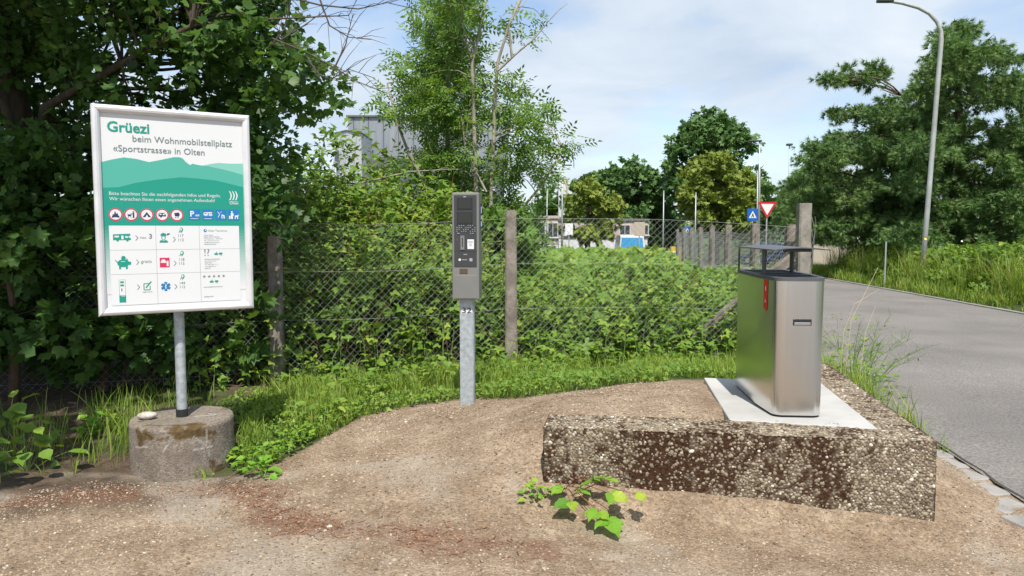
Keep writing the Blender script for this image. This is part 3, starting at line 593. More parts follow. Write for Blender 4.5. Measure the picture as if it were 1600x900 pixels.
for (a1, z1, a2, z2) in ((-.95, .25, -.92, .06), (-.92, .16, -.3, .19), (.05, .17, .12, .2), (.6, .24, .85, .17), (.85, .28, .9, .1), (.55, .16, 1.0, .155)):
    ax, az = a1 * DRr, z1; bx, bz = a2 * DRr, z2; qx, qz = ang0 * DRr, rimz; d = ((qx - ax) * (bx - ax) + (qz - az) * (bz - az)) / ((bx - ax) ** 2 + (bz - az) ** 2)
    d = np.clip(d, 0, 1); dd = np.hypot(qx - ax - d * (bx - ax), qz - az - d * (bz - az)); scr = np.maximum(scr, (dd < .005) * thr * (nn > .45) * .4)
drum = mesh_np('concrete_base', P, Fc, 'drum_concrete', None, {'moss': moss, 'stain': stain, 'scratch': scr}, True)
drum.location = (DC[0], DC[1], 0); tag(drum, 'round concrete base with brown moss under the information board', 'concrete base')
plain('chalk', (.42, .40, .37), .9)
for ci_, (p_, q_) in enumerate((((.09, -.02), (.20, .03)), ((.16, .06), (.22, .05)), ((.22, .05), (.21, .01)), ((-.07, .05), (-.03, .02)))):
    d_ = Vector((q_[0] - p_[0], q_[1] - p_[1], 0)); MB().box(((p_[0] + q_[0]) / 2, (p_[1] + q_[1]) / 2, DH + .0018 + .0006 * ci_), (d_.length, .009, .002), math.atan2(d_.y, d_.x)).build('chalk_mark', 'chalk', drum)
sp, sf = grid_surface(20, 12, lambda u, v: np.stack([.062 * np.cos(u * 2 * pi) * np.sin(v * pi) * (1 + .12 * np.sin(3 * u * 6.28)), .038 * np.sin(u * 2 * pi) * np.sin(v * pi), .028 * np.cos(v * pi)], 1))
noisy('stone_grey', [(.3, (.26, .23, .19)), (.7, (.58, .54, .48))], 20, 5, .8, bump=.3, bscale=60)
st = mesh_np('stone', sp, sf, 'stone_grey', None, None, True); st.location = (DC[0] - .20, DC[1] - .09, DH + .026); st.rotation_euler = (0, 0, .3)
tag(st, 'flat oval stone lying on the round concrete base', 'stone')

# ------------------------------------------------------------------ registration machine on a post
MP = G(731, 630, .2); mr = R(-4)
meter = empty('parking_meter', (MP[0], MP[1], .16), mr); tag(meter, 'slim grey parking meter with keypad and number 32 on its post', 'parking meter')
mz = lambda zy: 1.735 - (zy - 75) * .001165                    # heights read off the front
mx_ = lambda zx: (zx - 209) * .001165
ztop, zbot = mz(75) - .0, mz(800); MD = .20; FY = -MD / 2
MB().box((0, 0, (ztop + zbot) / 2), (.214, MD, ztop - zbot)).build('housing', 'meter_grey', meter, bevel=.008)
def plate(name, x0, x1, y0, y1, out, mat, par=meter, bev=.0015, thick=.012):
    return MB().box(((mx_(x0) + mx_(x1)) / 2, FY - out + thick / 2, (mz(y0) + mz(y1)) / 2), (mx_(x1) - mx_(x0), thick, mz(y0) - mz(y1))).build(name, mat, par, bevel=bev)
face = plate('faceplate', 132, 285, 92, 575, .004, 'meter_face')
for (a, b) in ((112, 188), (208, 285)):
    fr_ = plate('screen_surround', 152, 258, a - 5, b + 4, .0065, 'dark_plastic'); plate('screen', 161, 249, a + 4, b - 5, .0075, 'screen_glass', fr_)
plate('logo_plate', 195, 214, 101, 108, .0055, 'meter_key')
for yk in (296, 309, 322, 335):
    for xk in range(9): MB().box((mx_(152 + xk * 15.2), FY - .006, mz(yk)), (.0062, .007, .0062)).build('key', 'meter_key' if (xk + int(yk)) % 4 else 'dark_plastic', meter)
for xk in (158, 166, 245, 260): MB().box((mx_(xk), FY - .006, mz(349)), (.008, .007, .007)).build('key', 'meter_key', meter)
sl = plate('card_reader', 175, 203, 365, 460, .010, 'meter_grey'); plate('slot', 186, 192, 378, 440, .0115, 'dark_plastic', sl)
plate('coin_slot', 148, 158, 380, 402, .006, 'amber_window')
nt_ = plate('notice', 222, 267, 390, 455, .0055, 'white_print')
for k, wv in enumerate((34, 30, 16, 20)): plate('notice_line', 244 - wv / 2, 244 + wv / 2, 401 + k * 10, 404 + k * 10, .0062, 'grey_print', nt_, 0, .002)
plate('seam', 134, 283, 469, 471, .0048, 'dark_plastic', meter, 0); plate('ticket_slot', 195, 220, 489, 494, .0055, 'meter_key')
MB().tube([(mx_(170), FY - .0045, mz(527)), (mx_(170), FY - .006, mz(527))], .010, 16).build('round_mark', 'white_print', meter)
plate('strip_mark', 184, 220, 525, 530, .0052, 'meter_key'); plate('square_mark', 235, 256, 517, 538, .0052, 'meter_key')
plate('ticket_tray', 168, 223, 587, 620, .004, 'amber_window'); plate('service_door', 135, 288, 632, 790, .003, 'meter_grey', meter, .002)
bp = MB().box((.214 / 2 + .003, .02, (mz(150) + mz(315)) / 2), (.006, .09, mz(150) - mz(315))).build('parking_plate', 'navy_print', meter)
MB().box((.214 / 2 + .0068, .02, mz(190)), (.002, .05, .05)).box((.214 / 2 + .0068, .02, mz(240)), (.002, .05, .03)).box((.214 / 2 + .0068, .02, mz(285)), (.002, .06, .04)).build('plate_mark', 'white_print', bp)
pm = MB(); hw, hd = .0575, .04
pm.prism([(-hw, -hd), (hw - .012, -hd), (hw, -hd + .012), (hw, hd), (-hw, hd)], -.1, zbot); pst = pm.build('post', 'galvanised', meter, bevel=.004)
MB().box((0, -hd - .001, mz(880)), (.088, .002, .042)).build('number_plate', 'white_print', pst)
v, f = text_mesh('32', .01); s = .076 / (v[:, 0].max() - v[:, 0].min()); v = (v - np.array((v[:, 0].min(), 0, 0))) * s
MB().add([(x - .038, -hd - .0032, mz(880) - .017 + y * .75) for x, y, z in v], f).build('number', 'black_print', pst)

# ------------------------------------------------------------------ exposed-aggregate wall and pad under the bin
ZT = .43
FL, FRt = G(850, 668, ZT)[:2], G(1464, 690, ZT)[:2]; e = (FRt - FL) / np.linalg.norm(FRt - FL); nrm2 = np.array((-e[1], e[0]))
RF = G(1306, 578, ZT)[:2]; f2 = (RF - FRt) / np.linalg.norm(RF - FRt); TH = .34; LN = np.linalg.norm(FRt - FL); RLn = np.linalg.norm(RF - FRt) + .3
f2n = np.array((-f2[1], f2[0]))
planter = empty('planter_wall', (FL[0], FL[1], 0)); tag(planter, 'low mossy pebble-faced concrete wall in front of the bin', 'wall')
VA, FA, MO, PP = [], [], [], []
def face3(o, du, dv, lu, lv, nrm, su=.016, seed=0, pebble=1.0):
    o, du, dv, nrm = [np.asarray(t, float) for t in (o, du, dv, nrm)]; nu, nv = max(2, int(lu / su)), max(2, int(lv / su))
    U, W_ = np.meshgrid(np.linspace(0, lu, nu), np.linspace(0, lv, nv)); U, W_ = U.ravel(), W_.ravel()
    def pt(u, w_, out): return o + du * u[:, None] + dv * w_[:, None] + nrm * out[:, None]
    def mossf(u, w_):
        top = sm((w_ / lv - .12) / .45) if abs(nrm[2]) < .5 else .55
        q = fbm(u * 3.0 + seed, w_ * 1.6 + seed * 2, 0, 3, 90 + seed) * .42 + fbm(u * 22, w_ * 14, 0, 4, 95) * .34 + fbm(u * 60, w_ * 45, 0, 2, 97) * .24
        side = 1 if abs(nrm[2]) > .5 else sm((1.85 - u) / .5) * .9 + .1
        return sm((q - .545 + .125 * top * side + .045 * sm((.95 - u) / .4)) / .12)
    rim = np.minimum.reduce([U, lu - U, W_, lv - W_]); disp = (fbm(U * 16, W_ * 16, 0, 3, 33 + seed) - .5) * .012 * sm(rim / .02) - .006 * (1 - sm(rim / .02)) * 0
    k = sum(len(t) for t in VA); i = (np.arange(nv - 1)[:, None] * nu + np.arange(nu - 1)[None]).ravel()
    mo = mossf(U, W_); VA.append(pt(U, W_, disp + mo * .004)); FA.append(np.stack([i, i + 1, i + nu + 1, i + nu], 1) + k); MO.append(mo)
    if pebble:
        sp_ = .0168; pu, pw = np.meshgrid(np.arange(.01, lu - .006, sp_), np.arange(.008, lv - .005, sp_ * .86)); pu = pu + (np.arange(pu.shape[0])[:, None] % 2) * sp_ / 2
        pu = (pu + rng.normal(size=pu.shape) * .0038).ravel(); pw = (pw + rng.normal(size=pw.shape) * .0035).ravel(); mm = mossf(pu, pw)
        keep = (rng.random(len(pu)) > mm * .6) & (rng.random(len(pu)) < pebble) & (pu > .004) & (pu < lu - .004) & (pw < lv - .003) & ((abs(nrm[2]) > .5) | (pw > .11))
        pu, pw, mm = pu[keep], pw[keep], mm[keep]; PP.append((pt(pu, pw, -.001 + mm * .0035 + (fbm(pu * 16, pw * 16, 0, 3, 33 + seed) - .5) * .012), np.tile(nrm, (len(pu), 1)), du, dv, mm))
z3 = np.array((0, 0, 1.0)); E3 = lambda a: np.array((a[0], a[1], 0.0)); o0 = np.array((0, 0, -.25)); HT = ZT + .25
fr3 = E3(FRt - FL); i3 = fr3 + E3(-f2n * 0)
face3(o0, E3(e), z3, LN, HT, -E3(nrm2), seed=1)                                                  # front
face3(o0 + fr3, E3(f2), z3, RLn, HT, E3(np.array((f2[1], -f2[0]))), seed=2)                       # road side
face3(o0 + E3(nrm2) * TH, -E3(nrm2), z3, TH, HT, -E3(e), seed=3)                                  # left end
face3(np.array((0, 0, ZT)), E3(e), E3(nrm2), LN, TH, z3, seed=4)                                  # top of the front arm
inner = fr3 + E3(nrm2) * TH
face3(np.array((0, 0, ZT - .002)) + fr3 + E3(f2) * TH * 1.0 + E3(f2n) * .30, -E3(f2n), E3(f2), .30, RLn - TH, z3, seed=6)   # top of the road-side arm
face3(o0 + E3(nrm2) * TH + E3(e) * LN, -E3(e), z3, LN, HT, E3(nrm2), su=.06, seed=7, pebble=0)      # back of the front arm
face3(o0 + fr3 + E3(f2) * RLn + E3(f2n) * .30, -E3(f2), z3, RLn, HT, E3(f2n), su=.06, seed=8, pebble=0)
face3(o0 + fr3 + E3(f2) * RLn, E3(f2n), z3, .30, HT, E3(f2), su=.06, seed=9, pebble=0)
mesh_np('concrete_core', np.concatenate(VA), np.concatenate(FA), 'aggregate', planter, {'moss': np.concatenate(MO)}, True)
ring = [(cos(2 * pi * k / 6), sin(2 * pi * k / 6)) for k in range(6)]
DT = [(x, y, 0) for x, y in ring] + [(x * .74, y * .74, .34) for x, y in ring] + [(0, 0, .46)]
DF4 = [(k, (k + 1) % 6, 6 + (k + 1) % 6, 6 + k) for k in range(6)]; DF3 = [(6 + k, 6 + (k + 1) % 6, 12) for k in range(6)]
DTF = [t for q in DF4 for t in ((q[0], q[1], q[2]), (q[0], q[2], q[3]))] + DF3
pv, pf, pvv, off = [], [], [], 0
for (p_, n_, du, dv, mm) in PP:
    k = len(p_); a = rng.normal(size=k) * .9; yd = np.cos(a)[:, None] * du + np.sin(a)[:, None] * dv
    V, Fc, var = scatter(DT, DTF, p_, yd, n_ + rng.normal(size=(k, 3)) * .12, np.clip(rng.normal(.0080, .0021, k), .0035, .014), np.clip(rng.normal(.56, .18, k) - mm * .12, 0, 1), rng.uniform(.95, 1.45, k))
    pv.append(V); pf.append(Fc + off); pvv.append(var); off += len(V)
tag(mesh_np('pebbles', np.concatenate(pv), np.concatenate(pf), 'pebble', planter, {'var': np.concatenate(pvv)}, True), kind='stuff')
# pale slab
A1, A2, A3 = G(1140, 657, .432)[:2], G(1372, 671, .432)[:2], G(1100, 591, .432)[:2]; A4 = A2 + (A3 - A1) * 1.02 + np.array((.03, 0))
pd = MB().prism([tuple(A1), tuple(A2), tuple(A4), tuple(A3)], .2, .437).build('concrete_pad', 'pad_concrete', None, bevel=.006); tag(pd, kind='structure')

# ------------------------------------------------------------------ stainless bin
BZ0, BZ1 = .437, 1.31
bo = np.array((1.775, 4.70)); rzb = R(-4.5)
wbin = empty('waste_bin', (bo[0], bo[1], BZ0), rzb); tag(wbin, 'tall stainless steel litter bin with a dark canopy and a red sticker', 'litter bin')
def arc(c, r, a0, a1, n=6): return [(c[0] + r * cos(a0 + (a1 - a0) * k / n), c[1] + r * sin(a0 + (a1 - a0) * k / n)) for k in range(n + 1)]
BLn = 1.0
def half(s=1.0, g_=0.0):
    pts = [(.085 - g_ + .068 * sin(a), .066 + g_ * cos(a) - .066 * cos(a)) for a in np.linspace(0, 1.45, 9)] + [(.182 - g_, .34), (.182 - g_, BLn - .05 - g_), (.165 - g_, BLn - .012 - g_), (.135 - g_, BLn - g_)]
    return pts
def outline(g_=0.0): h_ = half(1, g_); return h_ + [(-x, y) for x, y in h_[::-1]]
HB = BZ1 - BZ0
MB().prism(outline(.012), 0.0, .02).build('plinth', 'dark_plastic', wbin)
bd = MB(); O_ = outline(); n = len(O_)
bd.add([(x, y, z) for z in (.015, HB - .02) for x, y in O_], [(k, (k + 1) % n, n + (k + 1) % n, n + k) for k in range(n)])
body = bd.build('body', 'stainless', wbin); 
for q_ in body.data.polygons: q_.use_smooth = True
body.modifiers.new('split', 'EDGE_SPLIT').split_angle = R(12)
O2 = outline(.035); rm = MB(); Oa = outline(-.004)
rm.add([(x, y, HB - .022) for x, y in Oa] + [(x, y, HB) for x, y in Oa] + [(x, y, HB) for x, y in O2] + [(x, y, HB - .06) for x, y in O2], [(j * n + k, j * n + (k + 1) % n, (j + 1) * n + (k + 1) % n, (j + 1) * n + k) for j in range(3) for k in range(n)])
rm.build('rim', 'canopy_paint', wbin, bevel=.002)
MB().add([(x, y, HB - .05) for x, y in outline(.03)], [tuple(range(n))]).build('inner_tray', 'dark_plastic', wbin)
for yy in (.14, .36, .58, .80): MB().box((0, yy, HB - .008), (.31, .05, .014)).build('crossbar', 'canopy_paint', wbin, bevel=.003)
# canopy: thin plate, slightly folded along its length
cz = 1.487 - BZ0; cp = MB(); cw, c0, c1_ = .172, .0, BLn + .01
prf = [(-cw, -.012), (-.09, -.002), (0, .002), (.09, -.002), (cw, -.012)]
vs_ = [(x, y, cz + z + t) for t in (.0, .006) for y in (c0, c1_) for x, z in prf]
cp.add(vs_, [(k, k + 1, 5 + k + 1, 5 + k)[::-1] for k in range(4)] + [(10 + k, 10 + k + 1, 15 + k + 1, 15 + k) for k in range(4)] + [(k, k + 1, 11 + k, 10 + k) for k in range(4)] + [(5 + k, 6 + k, 16 + k, 15 + k)[::-1] for k in range(4)] + [(0, 10, 15, 5), (4, 9, 19, 14)])
canopy = cp.build('canopy', 'canopy_paint', wbin)
MB().prism([(-.09, .10), (.09, .10), (.03, .30), (-.03, .30)], cz - .022, cz - .003).build('canopy_stiffener', 'canopy_paint', wbin, bevel=.004)
for (x, y) in ((-.145, .33), (.145, .74)):
    lg = MB(); lg.add([(x + sx * .006 * (1 if zz_ < .1 else 1), y + sy * (.032 if zz_ < .1 else .042), HB - .004 + zz_) for zz_ in (0, cz - HB - .006) for sx, sy in ((-1, -1), (1, -1), (1, 1), (-1, 1))], [(3, 2, 1, 0), (4, 5, 6, 7)] + [(k, (k + 1) % 4, 4 + (k + 1) % 4, 4 + k) for k in range(4)]); lg.build('canopy_leg', 'canopy_paint', wbin, bevel=.002)
MB().box((-.172, BLn - .03, (HB + cz) / 2), (.012, .014, cz - HB)).build('back_strut', 'canopy_paint', wbin)
hx = .012; hz = (1.6 - .545) - BZ0 - .02
hnd = MB().box((hx, .006, hz), (.112, .02, .040)).build('handle_recess', 'dark_plastic', wbin, bevel=.003); MB().box((hx, -.004, hz - .0085), (.098, .006, .017)).build('handle_lip', 'stainless', hnd, bevel=.002)
# sticker on the slanted left panel
pa, pb = np.array((-.182, .34)), np.array((-.153, .058)); dd = (pb - pa); dd /= np.linalg.norm(dd); nn_ = np.array((dd[1], -dd[0])) ; nn_ = nn_ if nn_[0] < 0 else -nn_
sx0, sx1 = .120, .195
sq = lambda t, z, o_=.0015: tuple(pa + dd * t + nn_ * o_) + (z,)
stk = MB().add([sq(sx0, HB - .024), sq(sx1, HB - .024), sq(sx1, HB - .205), sq((sx0 + sx1) / 2 + .015, HB - .228), sq(sx0, HB - .205)], [(0, 1, 2, 3, 4)]).build('sticker', 'sticker_red', wbin)
MB().add([sq(sx0 + .03, HB - .065, .0025), sq(sx0 + .045, HB - .065, .0025), sq(sx0 + .045, HB - .095, .0025), sq(sx0 + .03, HB - .095, .0025)], [(0, 1, 2, 3)]).add([sq(sx0 + .02, HB - .175, .0025), sq(sx0 + .035, HB - .145, .0025), sq(sx0 + .05, HB - .175, .0025), sq(sx0 + .035, HB - .165, .0025)], [(0, 1, 2, 3)]).build('sticker_mark', 'white_print', stk)

# ------------------------------------------------------------------ chain-link fences
def chain(name, path, z0f, hm, p, parent, rad=.0015):
    """woven wire: zigzag wires side by side, each hooked into the next"""
    path = np.array(path, float); seg = np.linalg.norm(np.diff(path, axis=0), axis=1); cum = np.concatenate([[0], np.cumsum(seg)]); Lg = cum[-1]
    nw = int(Lg / p); nh = int(hm / p); k, j = np.meshgrid(np.arange(nw), np.arange(nh + 1), indexing='ij')
    s = (k + ((j + k) % 2)) * p
    def pos(s, j, d):
        x = np.interp(s, cum, path[:, 0]); y = np.interp(s, cum, path[:, 1]); return np.stack([x, y, z0f(x, y) + j * p + .04 + .012 * np.sin(s * 2.3 + j * .05)], -1)
    A = pos(s, j, 0) + np.array((0, .004, 0)) * (((j + k) % 2) * 2 - 1)[..., None]
    a, b = A[:, :-1].reshape(-1, 3), A[:, 1:].reshape(-1, 3); d = unit(b - a); u = unit(np.cross(d, (0.3, 1, .1))); v_ = np.cross(d, u); n = len(a); vs = []
    for t in range(3):
        w_ = (u * cos(t * 2 * pi / 3) + v_ * sin(t * 2 * pi / 3)) * rad; vs += [a + w_, b + w_]
    V = np.stack(vs, 1).reshape(-1, 3); o = (np.arange(n) * 6)[:, None]
    Fq = np.concatenate([o + np.array([0, 2, 3, 1]), o + np.array([2, 4, 5, 3]), o + np.array([4, 0, 1, 5])])
    return tag(mesh_np(name, V, Fq, 'fence_wire', parent), kind='stuff')
def fpost(parent, x, y, h, w_, mat='post_concrete', z=None, lean=0.0):
    z = float(hgt(x, y)) if z is None else z; m = MB(); k = 9; vs = []
    for i in range(k):
        t = i / (k - 1); s_ = w_ / 2 * (1.06 - .14 * t) * (1 + rng.normal() * .02); c = .25 * s_
        q = [(-s_, -s_ + c), (-s_ + c, -s_), (s_ - c, -s_), (s_, -s_ + c), (s_, s_ - c), (s_ - c, s_), (-s_ + c, s_), (-s_, s_ - c)]
        vs += [(x + a + lean * t * h, y + b, z - .2 + (h + .2) * t) for a, b in q]
    fs = [(i * 8 + j, i * 8 + (j + 1) % 8, (i + 1) * 8 + (j + 1) % 8, (i + 1) * 8 + j) for i in range(k - 1) for j in range(8)] + [tuple((k - 1) * 8 + j for j in range(8))]
    return m.add(vs, fs).build('post', mat, parent)
P0, P1, P2 = G(434, 598, .1), G(799, 572, .15), at(1256, 340, 8.55)
CF = np.array(((P1 + (P0 - P1) * 2.9)[:2], P0[:2], P1[:2], P2[:2]))
fence = empty('chain_link_fence'); tag(fence, 'chain-link fence on concrete posts in front of the bramble thicket', 'fence')
fpost(fence, P0[0], P0[1], 1.62, .125); fpost(fence, P1[0], P1[1], 1.66, .125, lean=-.004); fpost(fence, P2[0], P2[1], 1.85, .145, 'post_pale')
fpost(fence, CF[0][0], CF[0][1], 1.6, .125)
sf_, st_ = G(1045, 562, .15), at(1238, 402, 8.5); MB().tube([sf_ + (st_ - sf_) * -.08, st_], .062, 4).build('strut', 'post_concrete', fence)
chain('mesh', CF, lambda x, y: hgt(x, y) - .0, 1.53, .036, fence)
def wire(parent, path, z): 
    m = MB(); pts = []
    for a, b in zip(path[:-1], path[1:]): pts += [np.append(a + (b - a) * t, float(hgt(*(a + (b - a) * t))) + z - .02 * sin(pi * t)) for t in np.linspace(0, 1, 7)[:-1]]
    pts.append(np.append(path[-1], float(hgt(*path[-1])) + z)); m.tube(pts, .0017, 5, False); m.build('tension_wire', 'fence_wire', parent)
for z in (.12, .62, 1.1, 1.575): wire(fence, CF, z)
RFP = [P2[:2]] + [np.array(((px - 800) / F * d, d)) for px, d in ((1179, 11.6), (1137, 14.7), (1112, 17.8), (1094, 21), (1080, 24.3), (1068, 27.5), (1058, 31))]
rfence = empty('chain_link_fence', (0, 0, 0)); tag(rfence, 'chain-link fence running along the road from the pale corner post', 'fence')
for i, q in enumerate(RFP[1:]): fpost(rfence, q[0], q[1], 1.72, .125 if i < 2 else .12, 'post_concrete' if i % 3 else 'post_concrete')
q = at(1238, 380, 8.95); fpost(rfence, q[0], q[1], 1.62, .14, lean=-.01)
chain('mesh', RFP, lambda x, y: hgt(x, y), 1.56, .05, rfence, .0022)
for z in (.12, .8, 1.6): wire(rfence, RFP, z)
# loose coil of wire hanging on the corner post
m = MB()
for k in range(5):
    pts = [P2 * np.array((1, 1, 0)) + np.array((.085 + .03 * sin(t * 9 + k), -.05 + .02 * k + .02 * cos(t * 9 + k), .7 + 1.05 * t)) for t in np.linspace(0, 1, 26)]; m.tube(pts, .002, 4, False)
tag(m.build('loose_wire', 'fence_wire', rfence), kind='stuff')

# ------------------------------------------------------------------ undergrowth
def outside_block(x, y): return ~((y < gravel_edge(x) + .02) & (x > -1.7))
def bramble_top(x, y):
    """height of the thicket behind the fence"""
    fy = np.interp(x, CF[:, 0], CF[:, 1]); d = y - fy
    left = sm((-.05 - x - .03 * (y - 9)) / .9); base = .45 + .42 * sm(d / 2.2) + .08 * sm((d - 2) / 5)
    h = base + left * (.5 + .8 * sm((d - .3) / 2.4)); h = h * (.45 + 1.1 * fbm(x * 1.5, y * 1.5, 0, 4, 130))
    bump_ = .55 * np.exp(-((x - 1.75) / .55) ** 2 - ((y - 9.5) / .6) ** 2)
    return np.maximum(h + bump_, .12) * sm((d + .15) / .35)
def cover(name, label, n, xr, yr, size, mat, tmpl, top, deep=.5, cond=None, vs=.5, cat='undergrowth', up=.9):
    x = rng.uniform(*xr, n); y = rng.uniform(*yr, n) if yr[0] > 0 else rng.uniform(-yr[0], yr[1], n); k = np.ones(n, bool) if cond is None else cond(x, y); x, y = x[k], y[k]; n = len(x)
    t = 1 - deep * rng.random(n) ** 1.6; z = hgt(x, y) + top(x, y) * t + .02
    a = rng.uniform(0, 2 * pi, n); yd = np.stack([np.cos(a), np.sin(a), rng.normal(size=n) * .35 - .1], 1); nr = np.array((0, -.35, up)) + rng.normal(size=(n, 3)) * .45
    var = np.clip(vs - .28 * (1 - t) / max(deep, .01) * 0 + rng.normal(size=n) * .17 + (fbm(x * 1.3, y * 1.3, 0, 3, 140) - .5) * .55, 0, 1)
    V, Fc, va = scatter(*tmpl, np.stack([x, y, z], 1), yd, nr, size * rng.uniform(.55, 1.3, n) * (1 + .03 * np.maximum(y - 9, 0)), var)
    return tag(mesh_np(name, V, Fc, mat, None, {'var': va}), label, cat, kind='stuff')
behind = lambda x, y: (y > np.interp(x, CF[:, 0], CF[:, 1]) - .02) & (x < road_l(y) - .45)
cover('bramble_thicket', 'dense green bramble thicket behind the chain-link fence', 40000, (-4.2, 4.3), (7.2, 13.5), .14, 'leaf_bramble', BRAMBLE, bramble_top, .85, behind)
cover('meadow', 'tall green weeds filling the plot beyond the bramble thicket', 17000, (-14, 7), (13, 40), .28, 'leaf_bramble', SPRAY, lambda x, y: .3 + .5 * fbm(x * .5, y * .5, 0, 3, 150), .6, behind, .6)
# upright shoots of mixed growth standing out of the thicket
def shoots(name, label, n, per, xr, dr, h0, h1, size, mat, tm, vs):
    P, Yd, S, Vr = [], [], [], []; mb = MB()
    for _ in range(n):
        x = rng.uniform(*xr); y = np.interp(x, CF[:, 0], CF[:, 1]) + rng.uniform(*dr)
        if x > road_l(y) - .5: continue
        z = float(hgt(x, y)) + float(bramble_top(np.array(x), np.array(y))) * .55; h = rng.uniform(h0, h1); a = rng.uniform(0, 2 * pi); ln = np.array((cos(a), sin(a), 0)) * h * rng.uniform(.1, .55)
        t = rng.uniform(.1, 1, per); p = np.array((x, y, z)) + ln * (t ** 2)[:, None] + np.array((0, 0, 1)) * (h * t * (1 - .15 * t))[:, None]
        aa = rng.uniform(0, 2 * pi, per); P.append(p); Yd.append(np.stack([np.cos(aa), np.sin(aa), rng.normal(size=per) * .3 - .15], 1)); S.append(size * rng.uniform(.6, 1.2, per) * (1.15 - .5 * t)); Vr.append(np.clip(vs + rng.normal() * .12 + .25 * t + rng.normal(size=per) * .1, 0, 1))
        mb.tube([(x, y, z - .2), tuple(np.array((x, y, z)) + ln * .25 + (0, 0, h * .48)), tuple(np.array((x, y, z)) + ln + (0, 0, h * .85))], [.005, .004, .0015], 4, False)
    P, Yd, S, Vr = map(np.concatenate, (P, Yd, S, Vr)); V, Fc, va = scatter(*tm, P, Yd, np.array((0, -.3, .8)) + rng.normal(size=P.shape) * .35, S, Vr)
    o = tag(mesh_np(name, V, Fc, mat, None, {'var': va}), label, 'undergrowth', kind='stuff'); tag(mb.build('shoot_stems', 'green_stem', o), kind='stuff')
shoots('nettle_shoots', 'upright leafy shoots rising from the bramble thicket', 420, 22, (-3.6, 3.3), (.05, 4), .35, .85, .10, 'leaf_bramble', leaf_t(.28), .35)
shoots('sapling_shoots', 'tall leafy saplings rising behind the left fence bay', 200, 36, (-3.4, -.1), (.3, 3.5), .5, 1.35, .10, 'leaf_shrub', leaf_t(.26), .4)
shoots('bramble_canes', 'arching bramble canes leaning through the fence', 130, 9, (-3.2, 3.0), (-.25, .5), .3, .75, .13, 'leaf_bramble', BRAMBLE, .5)
# stalks under the thicket
m = MB()
for _ in range(420):
    x = rng.uniform(-4, 3.4); y = np.interp(x, CF[:, 0], CF[:, 1]) + rng.uniform(.05, 2.5); h = float(bramble_top(np.array(x), np.array(y))) * rng.uniform(.8, 1.15); z = float(hgt(x, y)); q = rng.normal(size=2) * .3
    m.tube([(x, y, z), (x + q[0] * .4, y + q[1] * .4, z + h * .6), (x + q[0], y + q[1], z + h)], [.006, .005, .002], 4, False)
tag(m.build('bramble_stalks', 'red_stem'), 'thin bramble stalks standing inside the thicket', 'undergrowth', kind='stuff')
# grass
def grass_patch(name, label, n, pts, h0, h1, w_, mat='grass', lean=.45, mask=None):
    x, y = pts(n)
    if mask is not None: k = mask(x, y); x, y = x[k], y[k]
    n = len(x); cl = fbm(x * 3.2, y * 3.2, 0, 3, 160); k = rng.random(n) < sm((cl - .33) / .28); x, y, cl = x[k], y[k], cl[k]; n = len(x)
    h = (h0 + (h1 - h0) * rng.random(n) ** 1.4) * (.5 + cl) * (.45 + .55 * sm((y - gravel_edge(x)) / .6)); return tag(blades(name, np.stack([x, y, hgt(x, y) - .01], 1), h, w_ * rng.uniform(.6, 1.3, n), mat, None, lean, np.clip(rng.normal(.45, .17, n) + (cl - .5) * .7 + (rng.random(n) < .03) * .5, 0, 1)), label, 'grass', kind='stuff')
def strip(n):
    x = rng.uniform(-3.6, 3.1, n); fy = np.interp(x, CF[:, 0], CF[:, 1]); g0 = np.maximum(gravel_edge(x), np.where(x < -1.75, 5.25, 0)); t = rng.random(n); return x, g0 + .02 + (fy + .5 - g0) * t
grass_patch('grass', 'fresh green grass between the gravel mound and the fence', 46000, strip, .05, .23, .0075, mask=lambda x, y: outside_block(x, y) & (np.hypot(x - DC[0], y - DC[1]) > .36) & ~((x > 1.3) & (x < 2.75) & (y < 6.6)) & ((x > -2.3) | (rng.random(len(x)) < .10)) & (rng.random(len(x)) < np.where(y > 7.2, .6, 1)))
grass_patch('grass', 'grass tufts around the round concrete base', 5200, lambda n: (rng.normal(-1.86, .2, n), rng.normal(5.35, .22, n)), .08, .30, .008, mask=lambda x, y: (np.hypot(x - DC[0], y - DC[1]) > .36) & (y > gravel_edge(x) + .02))
grass_patch('grass', 'grass tufts on the shaded soil left of the concrete base', 1300, lambda n: (rng.normal(-2.95, .45, n), rng.normal(5.75, .4, n)), .08, .34, .008, mask=lambda x, y: np.hypot(x - DC[0], y - DC[1]) > .4)
grass_patch('grass', 'grass growing between the pebble-faced wall and the road', 3200, lambda n: (lambda y: (rng.uniform(0, 1, n) * (road_l(y) - 2.62 - .1 * (y - 5.2)) + 2.62 + .1 * (y - 5.2), y))(rng.uniform(5.5, 9.5, n)), .10, .45, .008)
grass_patch('verge_grass', 'mown green verge along the far side of the road', 16000, lambda n: (lambda y: (road_r(y) + .1 + rng.random(n) ** 1.3 * 1.2, y))(11 + rng.random(n) ** 1.5 * 22), .12, .35, .022)
grass_patch('tall_verge_grass', 'tall half-dry grasses in front of the pines', 7000, lambda n: (lambda y: (road_r(y) + .8 + rng.random(n) * 2.2, y))(11 + rng.random(n) ** 1.6 * 16), .5, 1.15, .016, 'dry_grass')
grass_patch('tall_green_grass', 'tall green wild grass on the far verge', 15000, lambda n: (lambda y: (road_r(y) + .55 + rng.random(n) * 1.8, y))(11 + rng.random(n) ** 1.4 * 17), .5, 1.2, .017)
